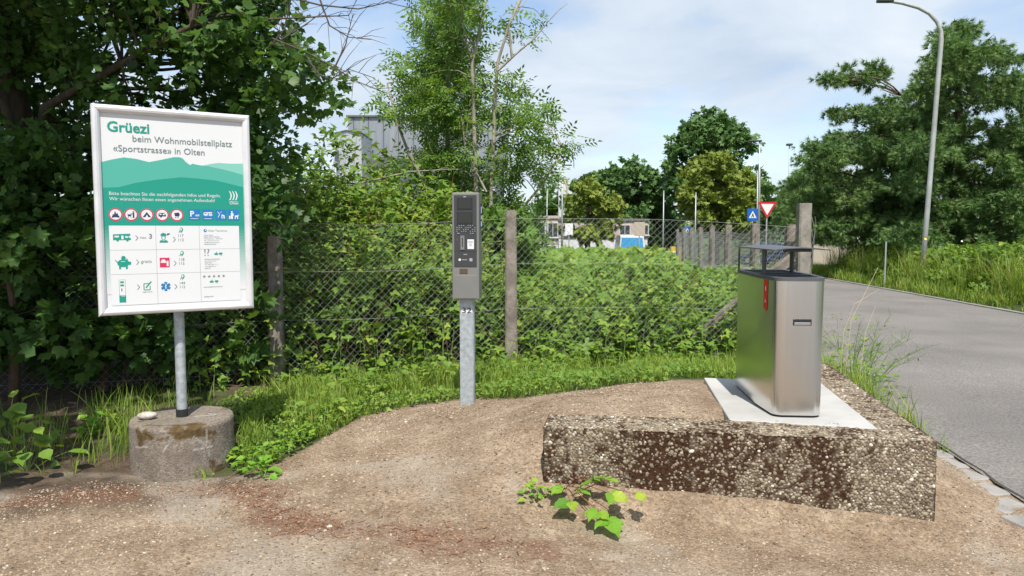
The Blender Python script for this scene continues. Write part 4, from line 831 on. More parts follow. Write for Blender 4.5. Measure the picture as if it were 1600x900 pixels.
def low_cond(x, y): return (y > np.maximum(gravel_edge(x), np.where(x < -1.75, 5.1, 0)) - .03 + .12 * (fbm(x * 5, y * 5, 0, 2, 181) - .5)) & (y < np.interp(x, CF[:, 0], CF[:, 1]) + .2) & (np.hypot(x - DC[0], y - DC[1]) > .36) & ~((x > 1.3) & (x < 2.75) & (y < 6.6)) & (fbm(x * 2.1, y * 2.1, 0, 3, 180) > .40) & (x < road_l(y) - .3)
cover('ground_weeds', 'low clover and small weeds carpeting the soil under the grass', 26000, (-2.5, 3.2), (4.9, 9), .045, 'leaf_bramble', BRAMBLE, lambda x, y: .03 + .11 * fbm(x * 2.6, y * 2.6, 0, 3, 182), .9, low_cond, .55)
def dead_cond(x, y): return x > road_r(y) + .7
cover('verge_weeds', 'tall green weeds and flowers along the far side of the road', 20000, (10, 14.5), (11.5, 27), .095, 'leaf_bramble', SPRAY, lambda x, y: .2 + .85 * sm((x - road_r(y) - .6) / .9) * (.6 + .8 * fbm(x * .8, y * .8, 0, 3, 170)), .9, lambda x, y: dead_cond(x, y), .42)

# ------------------------------------------------------------------ trees close by
def pl(pts, d): return [at(px, py, d if np.isscalar(d) else d[i]) for i, (px, py) in enumerate(pts)]
def grounded(p): p = np.array(p, float); p[2] = float(hgt(p[0], p[1])) - .05; return p
mo = [(-160, -260), (400, -260), (425, -10), (435, 55), (470, 100), (520, 138), (500, 158), (465, 188), (448, 240), (425, 285), (415, 335), (415, 400), (425, 450), (400, 500), (300, 540), (190, 560), (60, 560), (-160, 570)]
mc = poly_clumps(mo, 6.6, 9.6, 330, .32, .55)
mc = [(c, r) for c, r in mc if not (c[2] < .35)]
for q in ((528, 142), (508, 158), (455, 90), (440, 40), (430, 10)): mc.append((at(q[0], q[1], rng.uniform(6.6, 7.4)), .26))
over = [(np.array((rng.uniform(-8.2, -3.05), rng.uniform(1.2, 6.2), rng.uniform(4.6, 8.0))), rng.uniform(.55, .95)) for _ in range(85)]  # out-of-view overhead clumps, added to shade the lower crown and left soil
T0 = grounded((-5.0, 8.2, 0)); T1 = grounded((-3.7, 9.3, 0))
maple = tree('maple_tree', 'big dark maple overhanging the information board', 'tree', [([T0, T0 + (.1, -.1, 1.5), T0 + (.0, -.5, 3.2), T0 + (.3, -1.2, 5.2), T0 + (.2, -2.2, 7.4)], .19, .06), ([T0 + (0, -.2, 1.2), at(70, 168, 7.4), at(190, 100, 7.0), at(300, 40, 6.7)], .06, .02)],
    mc, 'leaf_maple', 'bark_dark', .086, 800, MAPLE, r_limb=.03, limbs=.6)
crown('unseen_shade_crown', maple, 'leaf_maple', [(c - T0, r) for c, r in over], 130, MAPLE, .21)
mb = MB()
for c, r in over[:50]: mb.tube([p - T0 for p in bend(T0 + (.1, -1.0, rng.uniform(5.2, 6.8)), c)], [.05, .045, .035, .03, .02, .01], 5, False)
tag(mb.build('unseen_shade_limbs', 'bark_dark', maple), kind='stuff')  # limbs carrying the added shading clumps
# bare twigs reaching out of its top
def bare(parent, base, paths, d, r, mat, k=3):
    for path in paths:
        P = np.array(pl(path, d)); mb = MB(); n = len(P); mb.tube([p - base for p in P], [r * (1 - .75 * i / (n - 1)) for i in range(n)], 5, False)
        for i in range(n - 1):
            for _ in range(k):
                a = P[i] + (P[i + 1] - P[i]) * rng.random(); q = unit(P[i + 1] - P[i]) * rng.uniform(.1, .3) + rng.normal(size=3) * .09; mb.tube([p - base for p in (a, a + q * .5 + (0, 0, .02), a + q)], [r * .35, r * .3, r * .12], 4, False)
        tag(mb.build('bare_branch', mat, parent), kind='stuff')
bare(maple, T0, [[(430, -10), (500, 8), (560, 14), (605, 4), (655, 16)], [(420, 30), (480, 27), (545, 24), (560, -5)], [(420, 75), (445, 45), (452, 10), (456, -20)], [(425, 60), (480, 82), (520, 105), (560, 128), (615, 150)], [(440, 62), (475, 40), (500, 22)], [(500, 0), (515, 40), (545, 58), (580, 62)], [(520, 112), (540, 70), (552, 20)], [(470, 80), (500, 118), (520, 122), (545, 108), (580, 120)]], 6.6, .009, 'dead_twig', 3)
# ash
ac = poly_clumps([(622, 180), (625, 125), (652, 60), (672, -60), (742, -60), (735, 120), (735, 300), (700, 340), (672, 335), (664, 270), (658, 215)], 10.4, 13.2, 108, .18, .38) \
   + poly_clumps([(775, 120), (805, 130), (850, 168), (852, 225), (868, 250), (850, 300), (832, 335), (790, 350), (755, 330), (765, 200)], 10.4, 12.6, 34, .18, .32) \
   + poly_clumps([(600, 355), (650, 320), (700, 320), (815, 325), (830, 375), (815, 415), (600, 430)], 10.2, 12.4, 44, .24, .40) \
   + poly_clumps([(700, 60), (745, 40), (790, 60), (770, 300), (720, 300)], 10.6, 12.0, 14, .18, .3) \
   + [(at(x, y, 11.2), r) for x, y, r in ((875, 222, .26), (895, 226, .2), (830, 45, .14), (848, 30, .1), (785, 25, .18), (815, 60, .16), (862, 262, .25), (600, 160, .2))]
AB = grounded(at(735, 500, 10.6))
ash = tree('ash_tree', 'airy ash tree with pale slender stems behind the parking meter', 'tree', [
    ([AB, *pl([(745, 400), (744, 300), (740, 180), (738, 95), (756, 20), (762, -50)], 10.6)], .036, .02),
    ([grounded(at(765, 500, 10.7)), *pl([(764, 400), (768, 290), (773, 170), (777, 100), (795, 40), (830, -40)], 10.7)], .033, .014),
    ([grounded(at(700, 500, 11.5)), *pl([(704, 330), (698, 180), (702, 60), (700, -60)], 11.6)], .05, .025),
    ([grounded(at(780, 500, 11.2)), *pl([(785, 390), (812, 330), (850, 285), (880, 232)], 11.2)], .03, .012),
    ([grounded(at(690, 500, 11.0)), *pl([(675, 350), (650, 270), (620, 190), (605, 130)], 11.2)], .035, .012)],
    ac, 'leaf_ash', 'bark_pale', 0.23, 400, ASH, r_limb=.016, limbs=.9, up=.8, squash=.38, twigs=6)
bare(ash, AB, [[(778, 110), (805, 85), (835, 60), (860, 30)], [(800, 90), (795, 40), (815, 0)], [(738, 95), (725, 50), (718, -10)], [(760, 300), (728, 240), (722, 190)], [(420, 287), (480, 283), (560, 287), (640, 268), (722, 264)], [(640, 240), (655, 270), (668, 300)]], 10.6, .02, 'bark_pale', 2)
# shrubs between the maple and the ash
def shrub(name, label, poly, d0, d1, n, r0, r1, mat, size, per, base_px, tm=None, **kw):
    B = grounded(at(base_px[0], base_px[1], (d0 + d1) / 2)); c = poly_clumps(poly, d0, d1, n, r0, r1); top = max(q[0][2] for q in c)
    return tree(name, label, 'shrub', [([B, B + (.05, 0, (top - B[2]) * .45), B + (-.1, .1, (top - B[2]) * .8)], .05, .015)], c, mat, 'bark_red', size, per, tm or (SPRAY), r_limb=.014, **kw)
shrub('tall_shrub', 'yellowish green tall shrub beside the white stair tower', [(430, 330), (450, 315), (470, 325), (495, 360), (535, 385), (590, 410), (440, 420)], 11.5, 13.5, 44, .24, .38, 'leaf_shrub', .12, 560, (500, 470))
shrub('tall_shrub', 'light green leafy shrub filling the fence bay left of the parking meter', [(520, 375), (600, 352), (700, 360), (705, 430), (640, 480), (500, 440), (480, 400)], 9.6, 11, 40, .24, .36, 'leaf_shrub', .10, 700, (600, 520))
shrub('tall_shrub', 'bushy green shrub at the foot of the ash stems', [(715, 365), (760, 345), (815, 350), (828, 380), (805, 420), (720, 420)], 9.8, 11.4, 26, .24, .4, 'leaf_ash', .11, 620, (770, 500))
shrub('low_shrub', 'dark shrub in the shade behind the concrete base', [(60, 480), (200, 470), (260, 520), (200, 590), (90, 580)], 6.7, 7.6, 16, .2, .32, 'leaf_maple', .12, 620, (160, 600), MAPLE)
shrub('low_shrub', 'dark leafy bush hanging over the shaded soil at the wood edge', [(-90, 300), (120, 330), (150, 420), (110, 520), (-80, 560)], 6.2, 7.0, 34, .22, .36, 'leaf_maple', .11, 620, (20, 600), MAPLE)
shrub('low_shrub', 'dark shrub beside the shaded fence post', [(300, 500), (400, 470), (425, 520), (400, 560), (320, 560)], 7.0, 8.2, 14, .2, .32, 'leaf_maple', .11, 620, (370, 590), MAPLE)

# ------------------------------------------------------------------ pines across the road
def pine(label, base, trunk, polys, size=.20, per=180, group='pines across the road'):
    c = sum((poly_clumps(p_, d0, d1, n, r0, r1) for p_, d0, d1, n, r0, r1 in polys), [])
    return tree('pine_tree', label, 'tree', [([base, *trunk], .2, .05)], c, 'needle', 'bark_red', size, per, PINE, group, r_limb=.035, limbs=.5, up=.5, squash=.42, twigs=8)
PB = grounded(at(1500, 380, 25)); pine('tall dark pine behind the curved street lamp', PB, pl([(1500, 250), (1498, 160), (1500, 60)], 25),
    [([(1440, 130), (1470, 60), (1490, 45), (1515, 60), (1545, 50), (1560, 80), (1590, 95), (1600, 140), (1640, 170), (1680, 380), (1400, 380), (1405, 300), (1425, 200)], 22.5, 27, 240, .45, .8), ([(1465, 55), (1495, 42), (1550, 60), (1580, 95), (1500, 110)], 24, 26, 18, .35, .5)])
PB2 = grounded(at(1400, 380, 28)); pine('broad pine with one branch reaching out over the road', PB2, pl([(1400, 250), (1405, 190), (1410, 150)], 28),
    [([(1285, 215), (1320, 210), (1370, 175), (1440, 140), (1450, 375), (1260, 375), (1240, 300)], 25, 30, 210, .45, .8), ([(1275, 112), (1300, 120), (1345, 95), (1385, 105), (1378, 130), (1330, 145), (1290, 140)], 27, 28.5, 20, .32, .5), ([(1295, 180), (1340, 160), (1370, 165), (1350, 195), (1310, 200)], 27, 28.5, 10, .35, .5)])
PB3 = grounded(at(1265, 370, 46)); pine('lower pine beyond the broad one', PB3, pl([(1265, 330), (1266, 290), (1268, 260)], 46),
    [([(1224, 335), (1232, 305), (1245, 285), (1268, 260), (1290, 260), (1310, 372), (1232, 374)], 43, 49, 110, .6, .95)], .3, 110)

# ------------------------------------------------------------------ trees in the distance
def fartree(name, label, poly, d, n, mat, size, per, base_px, r0, r1, group='trees beyond the plot', depth=5):
    B = grounded(at(base_px, 380, d)); c = poly_clumps(poly, d - depth / 2, d + depth / 2, n, r0, r1); top = max(q[0][2] for q in c)
    return tree(name, label, 'tree', [([B, B + (.1, 0, (top - B[2]) * .5), B + (0, 0, (top - B[2]) * .85)], .22, .06)], c, mat, 'bark_dark', size, per, SPRAY, group, r_limb=.06, limbs=.4)
fartree('lime_tree', 'round olive green tree in front of the tall dark one', [(1066, 330), (1068, 285), (1085, 258), (1115, 248), (1150, 255), (1172, 290), (1176, 340), (1160, 368), (1080, 368)], 58, 80, 'leaf_lime', .27, 150, 1120, .6, 1.0)
fartree('tall_tree', 'tall dark green tree standing above the olive one', [(1046, 290), (1050, 235), (1058, 200), (1085, 185), (1108, 178), (1140, 192), (1172, 215), (1184, 260), (1190, 320), (1180, 345), (1060, 330)], 72, 115, 'leaf_far', .38, 90, 1110, .8, 1.3)
fartree('tall_tree', 'dark green rounded tree left of the tall one', [(930, 300), (945, 275), (985, 248), (1002, 262), (1020, 275), (1042, 300), (1058, 350), (1050, 378), (930, 378)], 78, 85, 'leaf_far', .4, 85, 995, .8, 1.3)
fartree('tall_tree', 'dark tree behind the small yellowish one', [(890, 312), (905, 285), (935, 268), (960, 262), (970, 300), (975, 370), (900, 372)], 84, 55, 'leaf_far', .4, 85, 940, .8, 1.2)
fartree('small_tree', 'small yellowish green tree with a dark trunk near the pink building', [(886, 318), (892, 298), (915, 285), (940, 292), (962, 318), (966, 352), (950, 372), (915, 376), (886, 362)], 50, 50, 'leaf_lime', .23, 180, 917, .45, .75)
fartree('tall_tree', 'blue green tree between the round one and the pines', [(1180, 320), (1190, 295), (1205, 300), (1216, 330), (1214, 365), (1180, 365)], 66, 24, 'leaf_far', .5, 50, 1197, .6, 1.0)
fartree('tall_tree', 'tree rising behind the ash next to the grey building', [(836, 330), (842, 300), (858, 285), (872, 300), (876, 340), (860, 352), (838, 350)], 90, 18, 'leaf_far', .5, 45, 856, .7, 1.0)
xw = np.arange(-120, 190, 3.1); wc = []
for x in xw:
    for _ in range(3): wc.append((np.array((x + rng.normal() * 1.5, rng.uniform(140, 165), -1.5 + rng.uniform(.5, 5.5 + 2.5 * fbm(x * .05, 3.0, 0, 2, 9)))), rng.uniform(1.6, 2.6)))
tag(crown('distant_woods', None, 'leaf_far', wc, 9, SPRAY, 1.7), 'band of distant woods along the horizon', 'woods', kind='stuff')

# ------------------------------------------------------------------ buildings
plain('wall_white', (.62, .62, .64), .8); noisy('wall_pink', [(.3, (.46, .36, .345)), (.7, (.52, .41, .39))], .6, 4, .85); plain('wall_beige', (.42, .36, .29), .85)
noisy('zinc', [(.3, (.24, .26, .28)), (.7, (.31, .33, .35))], 1.5, 4, .5, .3, stretch=(6, 6, .3)); noisy('wall_grey', [(.3, (.085, .10, .105)), (.7, (.12, .135, .14))], .8, 4, .8); plain('pane_glass', (.05, .06, .07), .08, 0, .6); plain('frame_paint', (.55, .55, .56), .6); plain('roof_dark', (.14, .14, .14), .8)
def windows(parent, o, ux, wins, nrm, depth=.12, frame='frame_paint'):
    o = np.array(o, float); ux = np.array((*ux, 0.0)); nr = np.array((*nrm, 0.0)); ang = math.atan2(ux[1], ux[0])
    for (a, z, w_, h_) in wins:
        c = o + ux * (a + w_ / 2) + np.array((0, 0, z + h_ / 2)); wdw = MB()
        for dx, dz, sx, sz in ((0, h_ / 2, w_ + .16, .08), (0, -h_ / 2, w_ + .16, .08), (-w_ / 2, 0, .08, h_ - .08), (w_ / 2, 0, .08, h_ - .08), (0, 0, .05, h_ - .08)): wdw.box(c + ux * dx + np.array((0, 0, dz)) + nr * .02, (sx, .10, sz), ang)
        wo = wdw.build('window', frame, parent); MB().box(c + nr * .005, (w_ - .08, .02, h_ - .08), ang).build('pane', 'pane_glass', wo); MB().box(c + np.array((0, 0, -h_ / 2 - .07)) + nr * .07, (w_ + .3, .2, .05), ang).build('sill', frame, wo)
# grey building with white stair tower behind the ash
b1 = empty('apartment_building', (0, 0, 0)); tag(b1, 'grey building with zinc top storey and white stair tower behind the trees', 'building')
D = 45.0; zt = at(545, 207, D)[2]; z2 = at(540, 190, D)[2]; xL, xM, xR = at(522, 300, D)[0], at(546, 300, D)[0], at(563, 300, D)[0]; XE = at(860, 300, D + 4)[0] - 3
tw_ = MB().prism([(xL, D + .6), (xM, D - .6), (xR, D + .5), (xR, D + 4), (xL, D + 4)], -2, zt).build('stair_tower', 'wall_white', b1)
MB().box(((xL + xM) / 2 - .25, D - .02, zt - 1.35), (.42, .06, .62), -.92).build('window', 'pane_glass', tw_)
MB().prism([(xL - .06, D + .58), (xM, D - .68), (xR + .05, D + .45), (xR + .05, D + 4), (xL - .06, D + 4)], zt, zt + .07).build('coping', 'roof_dark', tw_)
MB().box(((xR + XE) / 2, D + 7, (zt - 1.3 - 2) / 2), (XE - xR - .02, 10, zt - 1.3 + 2)).build('wall', 'wall_grey', b1)
up_ = MB().box(((xL + XE) / 2 + .1, D + 9.4, (zt - 1.1 + z2 + .9) / 2), (XE - xL + .3, 10, z2 + .9 - zt + 1.1)).build('top_storey', 'zinc', b1)
MB().box(((xL + XE) / 2 + .1, D + 9.4, z2 + .95), (XE - xL + .5, 10.3, .1)).build('roof', 'roof_dark', b1)
for k in range(14): MB().box((xL + .3 + k * .95, D + 4.38, (zt - 1.1 + z2 + .9) / 2), (.04, .05, z2 + .9 - zt + 1.1)).build('cladding_seam', 'wall_grey', b1)
MB().tube([(xL + 2.4, D + 7, z2 + .9), (xL + 2.4, D + 7, z2 + 1.6)], .16, 10).build('vent_pipe', 'frame_paint', b1)
windows(b1, (xR, D + 1.98, 0), (1, 0), [(.4, zt - 3.2, 1.3, 1.2), (3.4, zt - 3.2, 1.3, 1.2), (.4, zt - 6.2, 1.3, 1.2), (3.4, zt - 6.2, 1.3, 1.2), (6.4, zt - 3.2, 1.3, 1.2)], (0, -1))
# pink building
b2 = empty('pink_house', (0, 0, 0)); tag(b2, 'two-storey pink building with white ground floor beyond the plot', 'building')
D = 70.0; xa, xb = at(826, 360, D)[0], at(872, 360, D)[0]; zf, zr, zm = at(850, 412, D)[2] - .4, at(850, 341, D)[2], at(850, 381, D)[2]
MB().box(((xa + xb) / 2, D + 3, (zm + zr) / 2), (xb - xa, 6, zr - zm)).build('upper_wall', 'wall_pink', b2); MB().box(((xa + xb) / 2, D + 3.05, (zf + zm) / 2), (xb - xa, 5.98, zm - zf - .01)).build('lower_wall', 'wall_white', b2)
MB().box(((xa + xb) / 2, D + 3, zr + .12), (xb - xa + .3, 6.3, .22)).build('roof', 'wall_pink', b2)
windows(b2, (xa, D, 0), (1, 0), [(.5, zm + .6, 1.0, 1.3), (1.75, zm + .6, .9, 1.3), (.5, zf + .8, .9, 1.25), (1.6, zf + .8, .9, 1.25)], (0, -1))
b3 = empty('long_low_building', (0, 0, 0)); tag(b3, 'long low pink and white building behind the small yellowish tree', 'building')
xa, xb = at(873, 360, 74)[0], at(1012, 360, 74)[0]; zr3 = at(900, 345, 74)[2]; zm3 = at(900, 372, 74)[2]
MB().box(((xa + xb) / 2, 77, (zm3 + zr3) / 2), (xb - xa, 6, zr3 - zm3)).build('upper_wall', 'wall_pink', b3); MB().box(((xa + xb) / 2, 77.05, (zm3 - 3.2) / 2 + zm3 / 2 - .005), (xb - xa, 5.98, 3.2)).build('lower_wall', 'wall_white', b3); MB().box(((xa + xb) / 2, 77, zr3 + .1), (xb - xa + .3, 6.3, .2)).build('roof', 'roof_dark', b3)
windows(b3, (xa, 74, 0), (1, 0), [(.6 + k * 1.75, zm3 + .3, 1.0, .95) for k in range(5)], (0, -1))
tw2 = empty('white_tower', (0, 0, 0)); tag(tw2, 'narrow white tower with a lighter corner behind the low building', 'tower')
q0, q1 = at(873, 300, 88), at(890, 300, 88); zt2 = at(880, 279, 88)[2]; MB().box(((q0[0] + q1[0]) / 2, 89, zt2 / 2 - 1), (q1[0] - q0[0], 1.4, zt2 + 2)).build('shaft', 'wall_white', tw2); MB().box(((q0[0] + q1[0]) / 2, 89, zt2 + .08), (q1[0] - q0[0] + .15, 1.55, .16)).build('cap', 'frame_paint', tw2); MB().box((q1[0] - .3, 88.26, zt2 / 2 + .5), (.2, .12, zt2 - 1)).build('pipe', 'wall_beige', tw2)
b4 = empty('beige_building', (0, 0, 0)); tag(b4, 'flat-roofed beige building half hidden by the lower pine', 'building')
q0, q1 = at(1272, 360, 62), at(1345, 360, 62); zt4 = at(1300, 346, 62)[2]; MB().box(((q0[0] + q1[0]) / 2, 65, zt4 / 2 - 1.2), (q1[0] - q0[0], 6, zt4 + 2.4)).build('wall', 'wall_beige', b4); MB().box(((q0[0] + q1[0]) / 2, 65, zt4 + .08), (q1[0] - q0[0] + .3, 6.3, .15)).build('roof', 'roof_dark', b4); windows(b4, (q0[0], 62, 0), (1, 0), [(1.2, zt4 - 1.5, .9, .9), (2.6, zt4 - 1.5, .9, .9)], (0, -1))

# ------------------------------------------------------------------ lamps, road signs, cabinet, vehicles
plain('lamp_metal', (.42, .44, .44), .5, .4); plain('lamp_head', (.06, .065, .07), .4)
def lamp(label, path, d, r, head, hs, group='street lamps', mat='lamp_metal', rt=None):
    P = pl(path, d); B = np.array(P[0]); B[2] = float(hgt(B[0], B[1])); ro = empty('street_lamp', B); tag(ro, label, 'street lamp', group); P[0] = B; n = len(P); rt = rt or r * .6
    MB().tube([p - B for p in P], [r + (rt - r) * i / (n - 1) for i in range(n)], 10).build('pole', mat, ro, smooth=True); MB().tube([(0, 0, -.05), (0, 0, .5)], r * 1.35, 10).build('pole_foot', mat, ro)
    h = at(head[0], head[1], d) - B; MB().box(h, hs).build('lamp_head', 'lamp_head', ro, bevel=min(hs) * .3); return ro
noisy('lamp_old', [(.3, (.30, .31, .29)), (.7, (.46, .47, .45))], 3, 5, .6, .2)
lamp('tall curved grey street lamp in front of the pines', [(1441, 400), (1449, 330), (1458, 220), (1466, 120), (1471, 62), (1470, 48), (1464, 34), (1452, 21), (1435, 12), (1410, 5), (1390, 2)], 21.2, .07, (1383, 1), (.42, .2, .09), mat='lamp_old', rt=.04)
lamp('slim street lamp with flat head beside the yield sign', [(1186, 380), (1186.5, 300), (1187, 221)], 45, .075, (1180, 220), (.75, .25, .09))
lamp('short post-top street lamp beyond the yield sign', [(1183, 380), (1184, 262)], 52, .05, (1184, 260), (.3, .3, .3))
lamp('street lamp with mushroom head above the lower pine', [(1231, 380), (1232, 300), (1233.5, 226)], 60, .07, (1233.5, 226), (.42, .42, .16))
lamp('slim street lamp beside the white tower', [(878, 400), (878.5, 330), (879, 259)], 48, .07, (886, 258), (.6, .22, .08))
lamp('thin street lamp left of the white tower', [(854, 400), (855, 292)], 62, .06, (855.5, 292), (.3, .2, .1))
def pole_thing(name, label, cat, px, top, d, r, group):
    B = at(px, 380, d); B[2] = float(hgt(B[0], B[1])); T_ = at(px, top, d); ro = empty(name, B); tag(ro, label, cat, group); MB().tube([(0, 0, -.05), (0, 0, T_[2] - B[2])], [r, r * .7], 8).build('mast', 'lamp_metal', ro, smooth=True); MB().tube([(0, 0, T_[2] - B[2]), (0, 0, T_[2] - B[2] + .12)], [r, r * .3], 8).build('mast_cap', 'lamp_metal', ro); return ro
pole_thing('flag_pole', 'thin bare mast in front of the dark rounded tree', 'mast', 1036, 300, 55, .05, 'bare masts'); pole_thing('flag_pole', 'thin bare mast in front of the olive tree', 'mast', 1086, 303, 52, .05, 'bare masts')
def road_sign(name, label, px, top, d, build):
    B = at(px, 380, d); B[2] = float(hgt(B[0], B[1])); ro = empty(name, B); tag(ro, label, 'road sign'); T_ = at(px, top, d)[2] - B[2]
    MB().tube([(0, .04, -.05), (0, .04, T_ - .05)], .035, 8).build('post', 'lamp_metal', ro); build(ro, T_); return ro
plain('sign_red', (.50, .02, .03), .5); plain('sign_white', (.70, .70, .70), .5); plain('sign_blue', (.01, .11, .42), .5)
def yld(ro, T_):
    w_, h_ = .45, .78
    MB().add([(x * s, y, T_ - h_ * .36 + (z) * s) for y in (-.0, .015) for s in (1,) for x, z in ((-w_, h_ * .36), (w_, h_ * .36), (0, -h_ * .64))], [(0, 2, 1), (3, 4, 5), (0, 1, 4, 3), (1, 2, 5, 4), (2, 0, 3, 5)]).build('red_border', 'sign_red', ro)
    MB().add([(x * .66, -.006, T_ - h_ * .36 + z * .66) for x, z in ((-w_, h_ * .36), (w_, h_ * .36), (0, -h_ * .64))], [(0, 2, 1)]).build('white_field', 'sign_white', ro)
road_sign('yield_sign', 'red and white triangular yield sign above the road fence', 1197.5, 315.5, 36, yld)
def crossing(s):
    def f(ro, T_):
        MB().box((0, 0, T_ - s / 2), (s, .02, s * 1.12)).build('blue_plate', 'sign_blue', ro, bevel=.004)
        MB().add([(x * s, -.014, T_ - s / 2 + z * s) for x, z in ((-.36, -.3), (.36, -.3), (0, .36))], [(0, 1, 2)]).build('white_triangle', 'sign_white', ro)
        MB().add([(x * s, -.02, T_ - s / 2 + z * s) for x, z in ((-.03, .12), (.05, .1), (.07, -.05), (.15, -.24), (.08, -.24), (0, -.1), (-.1, -.24), (-.16, -.24), (-.06, -.04))], [tuple(range(9))]).build('walker_figure', 'black_print', ro)
    return f
road_sign('crossing_sign', 'blue pedestrian crossing sign left of the yield sign', 1175, 327, 37, crossing(.52)); road_sign('crossing_sign', 'small blue pedestrian crossing sign beside the yellow cabinet', 1073.5, 354.5, 56, crossing(.52))
bd_ = road_sign('notice_board', 'blank pale notice board on posts beside the blue van', 999, 347, 46, lambda ro, T_: MB().box((0, 0, T_ - .42), (.66, .03, .85)).build('board', 'wall_beige', ro))
bd2 = road_sign('notice_board', 'blank pale board on the mast near the pink building', 889, 349, 46, lambda ro, T_: MB().box((0, 0, T_ - .34), (.46, .03, .68)).build('board', 'sign_white', ro))
plain('yellow_paint', (.55, .38, .03), .5); B = at(1056, 380, 54); B[2] = float(hgt(B[0], B[1])); yc = empty('post_box', B); tag(yc, 'yellow cabinet standing by the road fence', 'cabinet'); MB().box((0, 0, .75), (.75, .5, 1.5)).build('body', 'yellow_paint', yc, bevel=.03); MB().box((0, -.26, 1.05), (.5, .02, .3)).build('label_panel', 'sign_white', yc)
plain('car_white', (.62, .63, .64), .3); plain('car_blue', (.02, .07, .22), .25); plain('sky_reflection_glass', (.05, .28, .55), .2); plain('tyre', (.02, .02, .02), .8)  # van glass: sky reflection put into its blue base colour
def vehicle(name, label, cat, loc, rz, Lv, Wv, Hv, paint, glass, van):
    ro = empty(name, loc, rz); tag(ro, label, cat); hb = Hv * (.5 if not van else .42)
    sec = [(-Lv / 2, .28), (-Lv / 2, hb), (-Lv / 2 + (.1 if van else .5), Hv - .08), (-Lv / 2 + (.3 if van else .95), Hv), (Lv / 2 - (.9 if van else 1.7), Hv), (Lv / 2 - (.45 if van else 1.0), hb), (Lv / 2 - .05, hb - .14), (Lv / 2, .3)]
    k = len(sec); taper = lambda z: Wv / 2 * (1 if z <= hb else 1 - .14 * (z - hb) / (Hv - hb))
    MB().add([(s_ * taper(z), y, z) for s_ in (-1, 1) for y, z in sec], [tuple(range(k)), tuple(range(k, 2 * k))[::-1]] + [(j, (j + 1) % k, k + (j + 1) % k, k + j)[::-1] for j in range(k)]).build('body', paint, ro, bevel=.05)
    a, b = sec[1], sec[2]; MB().add([(s_ * (taper(z) - .1), y - .012, z) for (s_, y, z) in ((-1, a[0] + (b[0] - a[0]) * .12, a[1] + (b[1] - a[1]) * .12), (1, a[0] + (b[0] - a[0]) * .12, a[1] + (b[1] - a[1]) * .12), (1, a[0] + (b[0] - a[0]) * .92, a[1] + (b[1] - a[1]) * .92), (-1, a[0] + (b[0] - a[0]) * .92, a[1] + (b[1] - a[1]) * .92))], [(0, 1, 2, 3)]).build('rear_window', glass, ro)
    for s_ in (-1, 1):
        y0, y1 = -Lv / 2 + (.35 if van else .9), Lv / 2 - (1.0 if van else 1.5); z0, z1 = hb + .06, Hv - .14; MB().add([(s_ * (taper(z) + .012), y, z) for y, z in ((y0, z0), (y1 + .3, z0), (y1, z1), (y0 + .15, z1))], [(0, 1, 2, 3)]).build('side_window', glass, ro)
        MB().box((s_ * (Wv / 2 - .16), -Lv / 2 - .01, hb - .12), (.2, .05, .16)).build('tail_light', 'sign_red', ro)
        for y in (-Lv * .31, Lv * .31):
            wh = MB().tube([(s_ * (Wv / 2 - .2), y, .3), (s_ * (Wv / 2 + .01), y, .3)], .3, 18).build('wheel', 'tyre', ro); MB().tube([(s_ * (Wv / 2 + .0), y, .3), (s_ * (Wv / 2 + .025), y, .3)], .18, 12).build('rim', 'lamp_metal', wh)
    MB().box((0, -Lv / 2 - .02, .38), (Wv * .92, .1, .16)).build('bumper', 'dark_plastic', ro, bevel=.02); return ro
B = at(990, 380, 50); vehicle('parked_van', 'small white van with windows coloured as reflected sky, parked beside the notice board', 'van', (B[0], B[1] + 2, float(hgt(B[0], B[1] + 2))), -.05, 4.2, 1.75, 2.15, 'car_white', 'sky_reflection_glass', True)
B = at(1207, 380, 50); vehicle('parked_car', 'dark blue car parked behind the yield sign', 'car', (B[0], B[1], float(hgt(B[0], B[1]))), .5, 4.1, 1.75, 1.5, 'car_blue', 'pane_glass', False)
# wire-bar fence on the far verge
bf = empty('bar_fence', (0, 0, 0)); tag(bf, 'low grey metal bar fence in front of the pines', 'fence')
fx = lambda y: road_r(y) + 2.35
for y in (13.5, 16, 18.5, 21.0, 23.5, 26.0): MB().tube([(fx(y), y, .0), (fx(y), y, 1.18)], .028, 8).build('post', 'lamp_metal', bf)
m = MB()
for y in np.arange(13.5, 26, .11): m.tube([(fx(y), y, .1), (fx(y), y, 1.12)], .0045, 4, False)
for z in (.2, .65, 1.08): m.tube([(fx(13.5), 13.5, z), (fx(26), 26, z)], .006, 4, False)
tag(m.build('bars', 'lamp_metal', bf), kind='stuff')
B = at(1383, 420, 21.5); gp = MB().tube([(0, 0, -.1), (0, 0, 1.3)], .02, 10).tube([(0, 0, 1.3), (0, 0, 1.33)], .024, 10).build('marker_post', 'lamp_metal'); gp.location = (B[0], B[1], float(hgt(B[0], B[1]))); tag(gp, 'single thin grey post in the verge weeds', 'post')

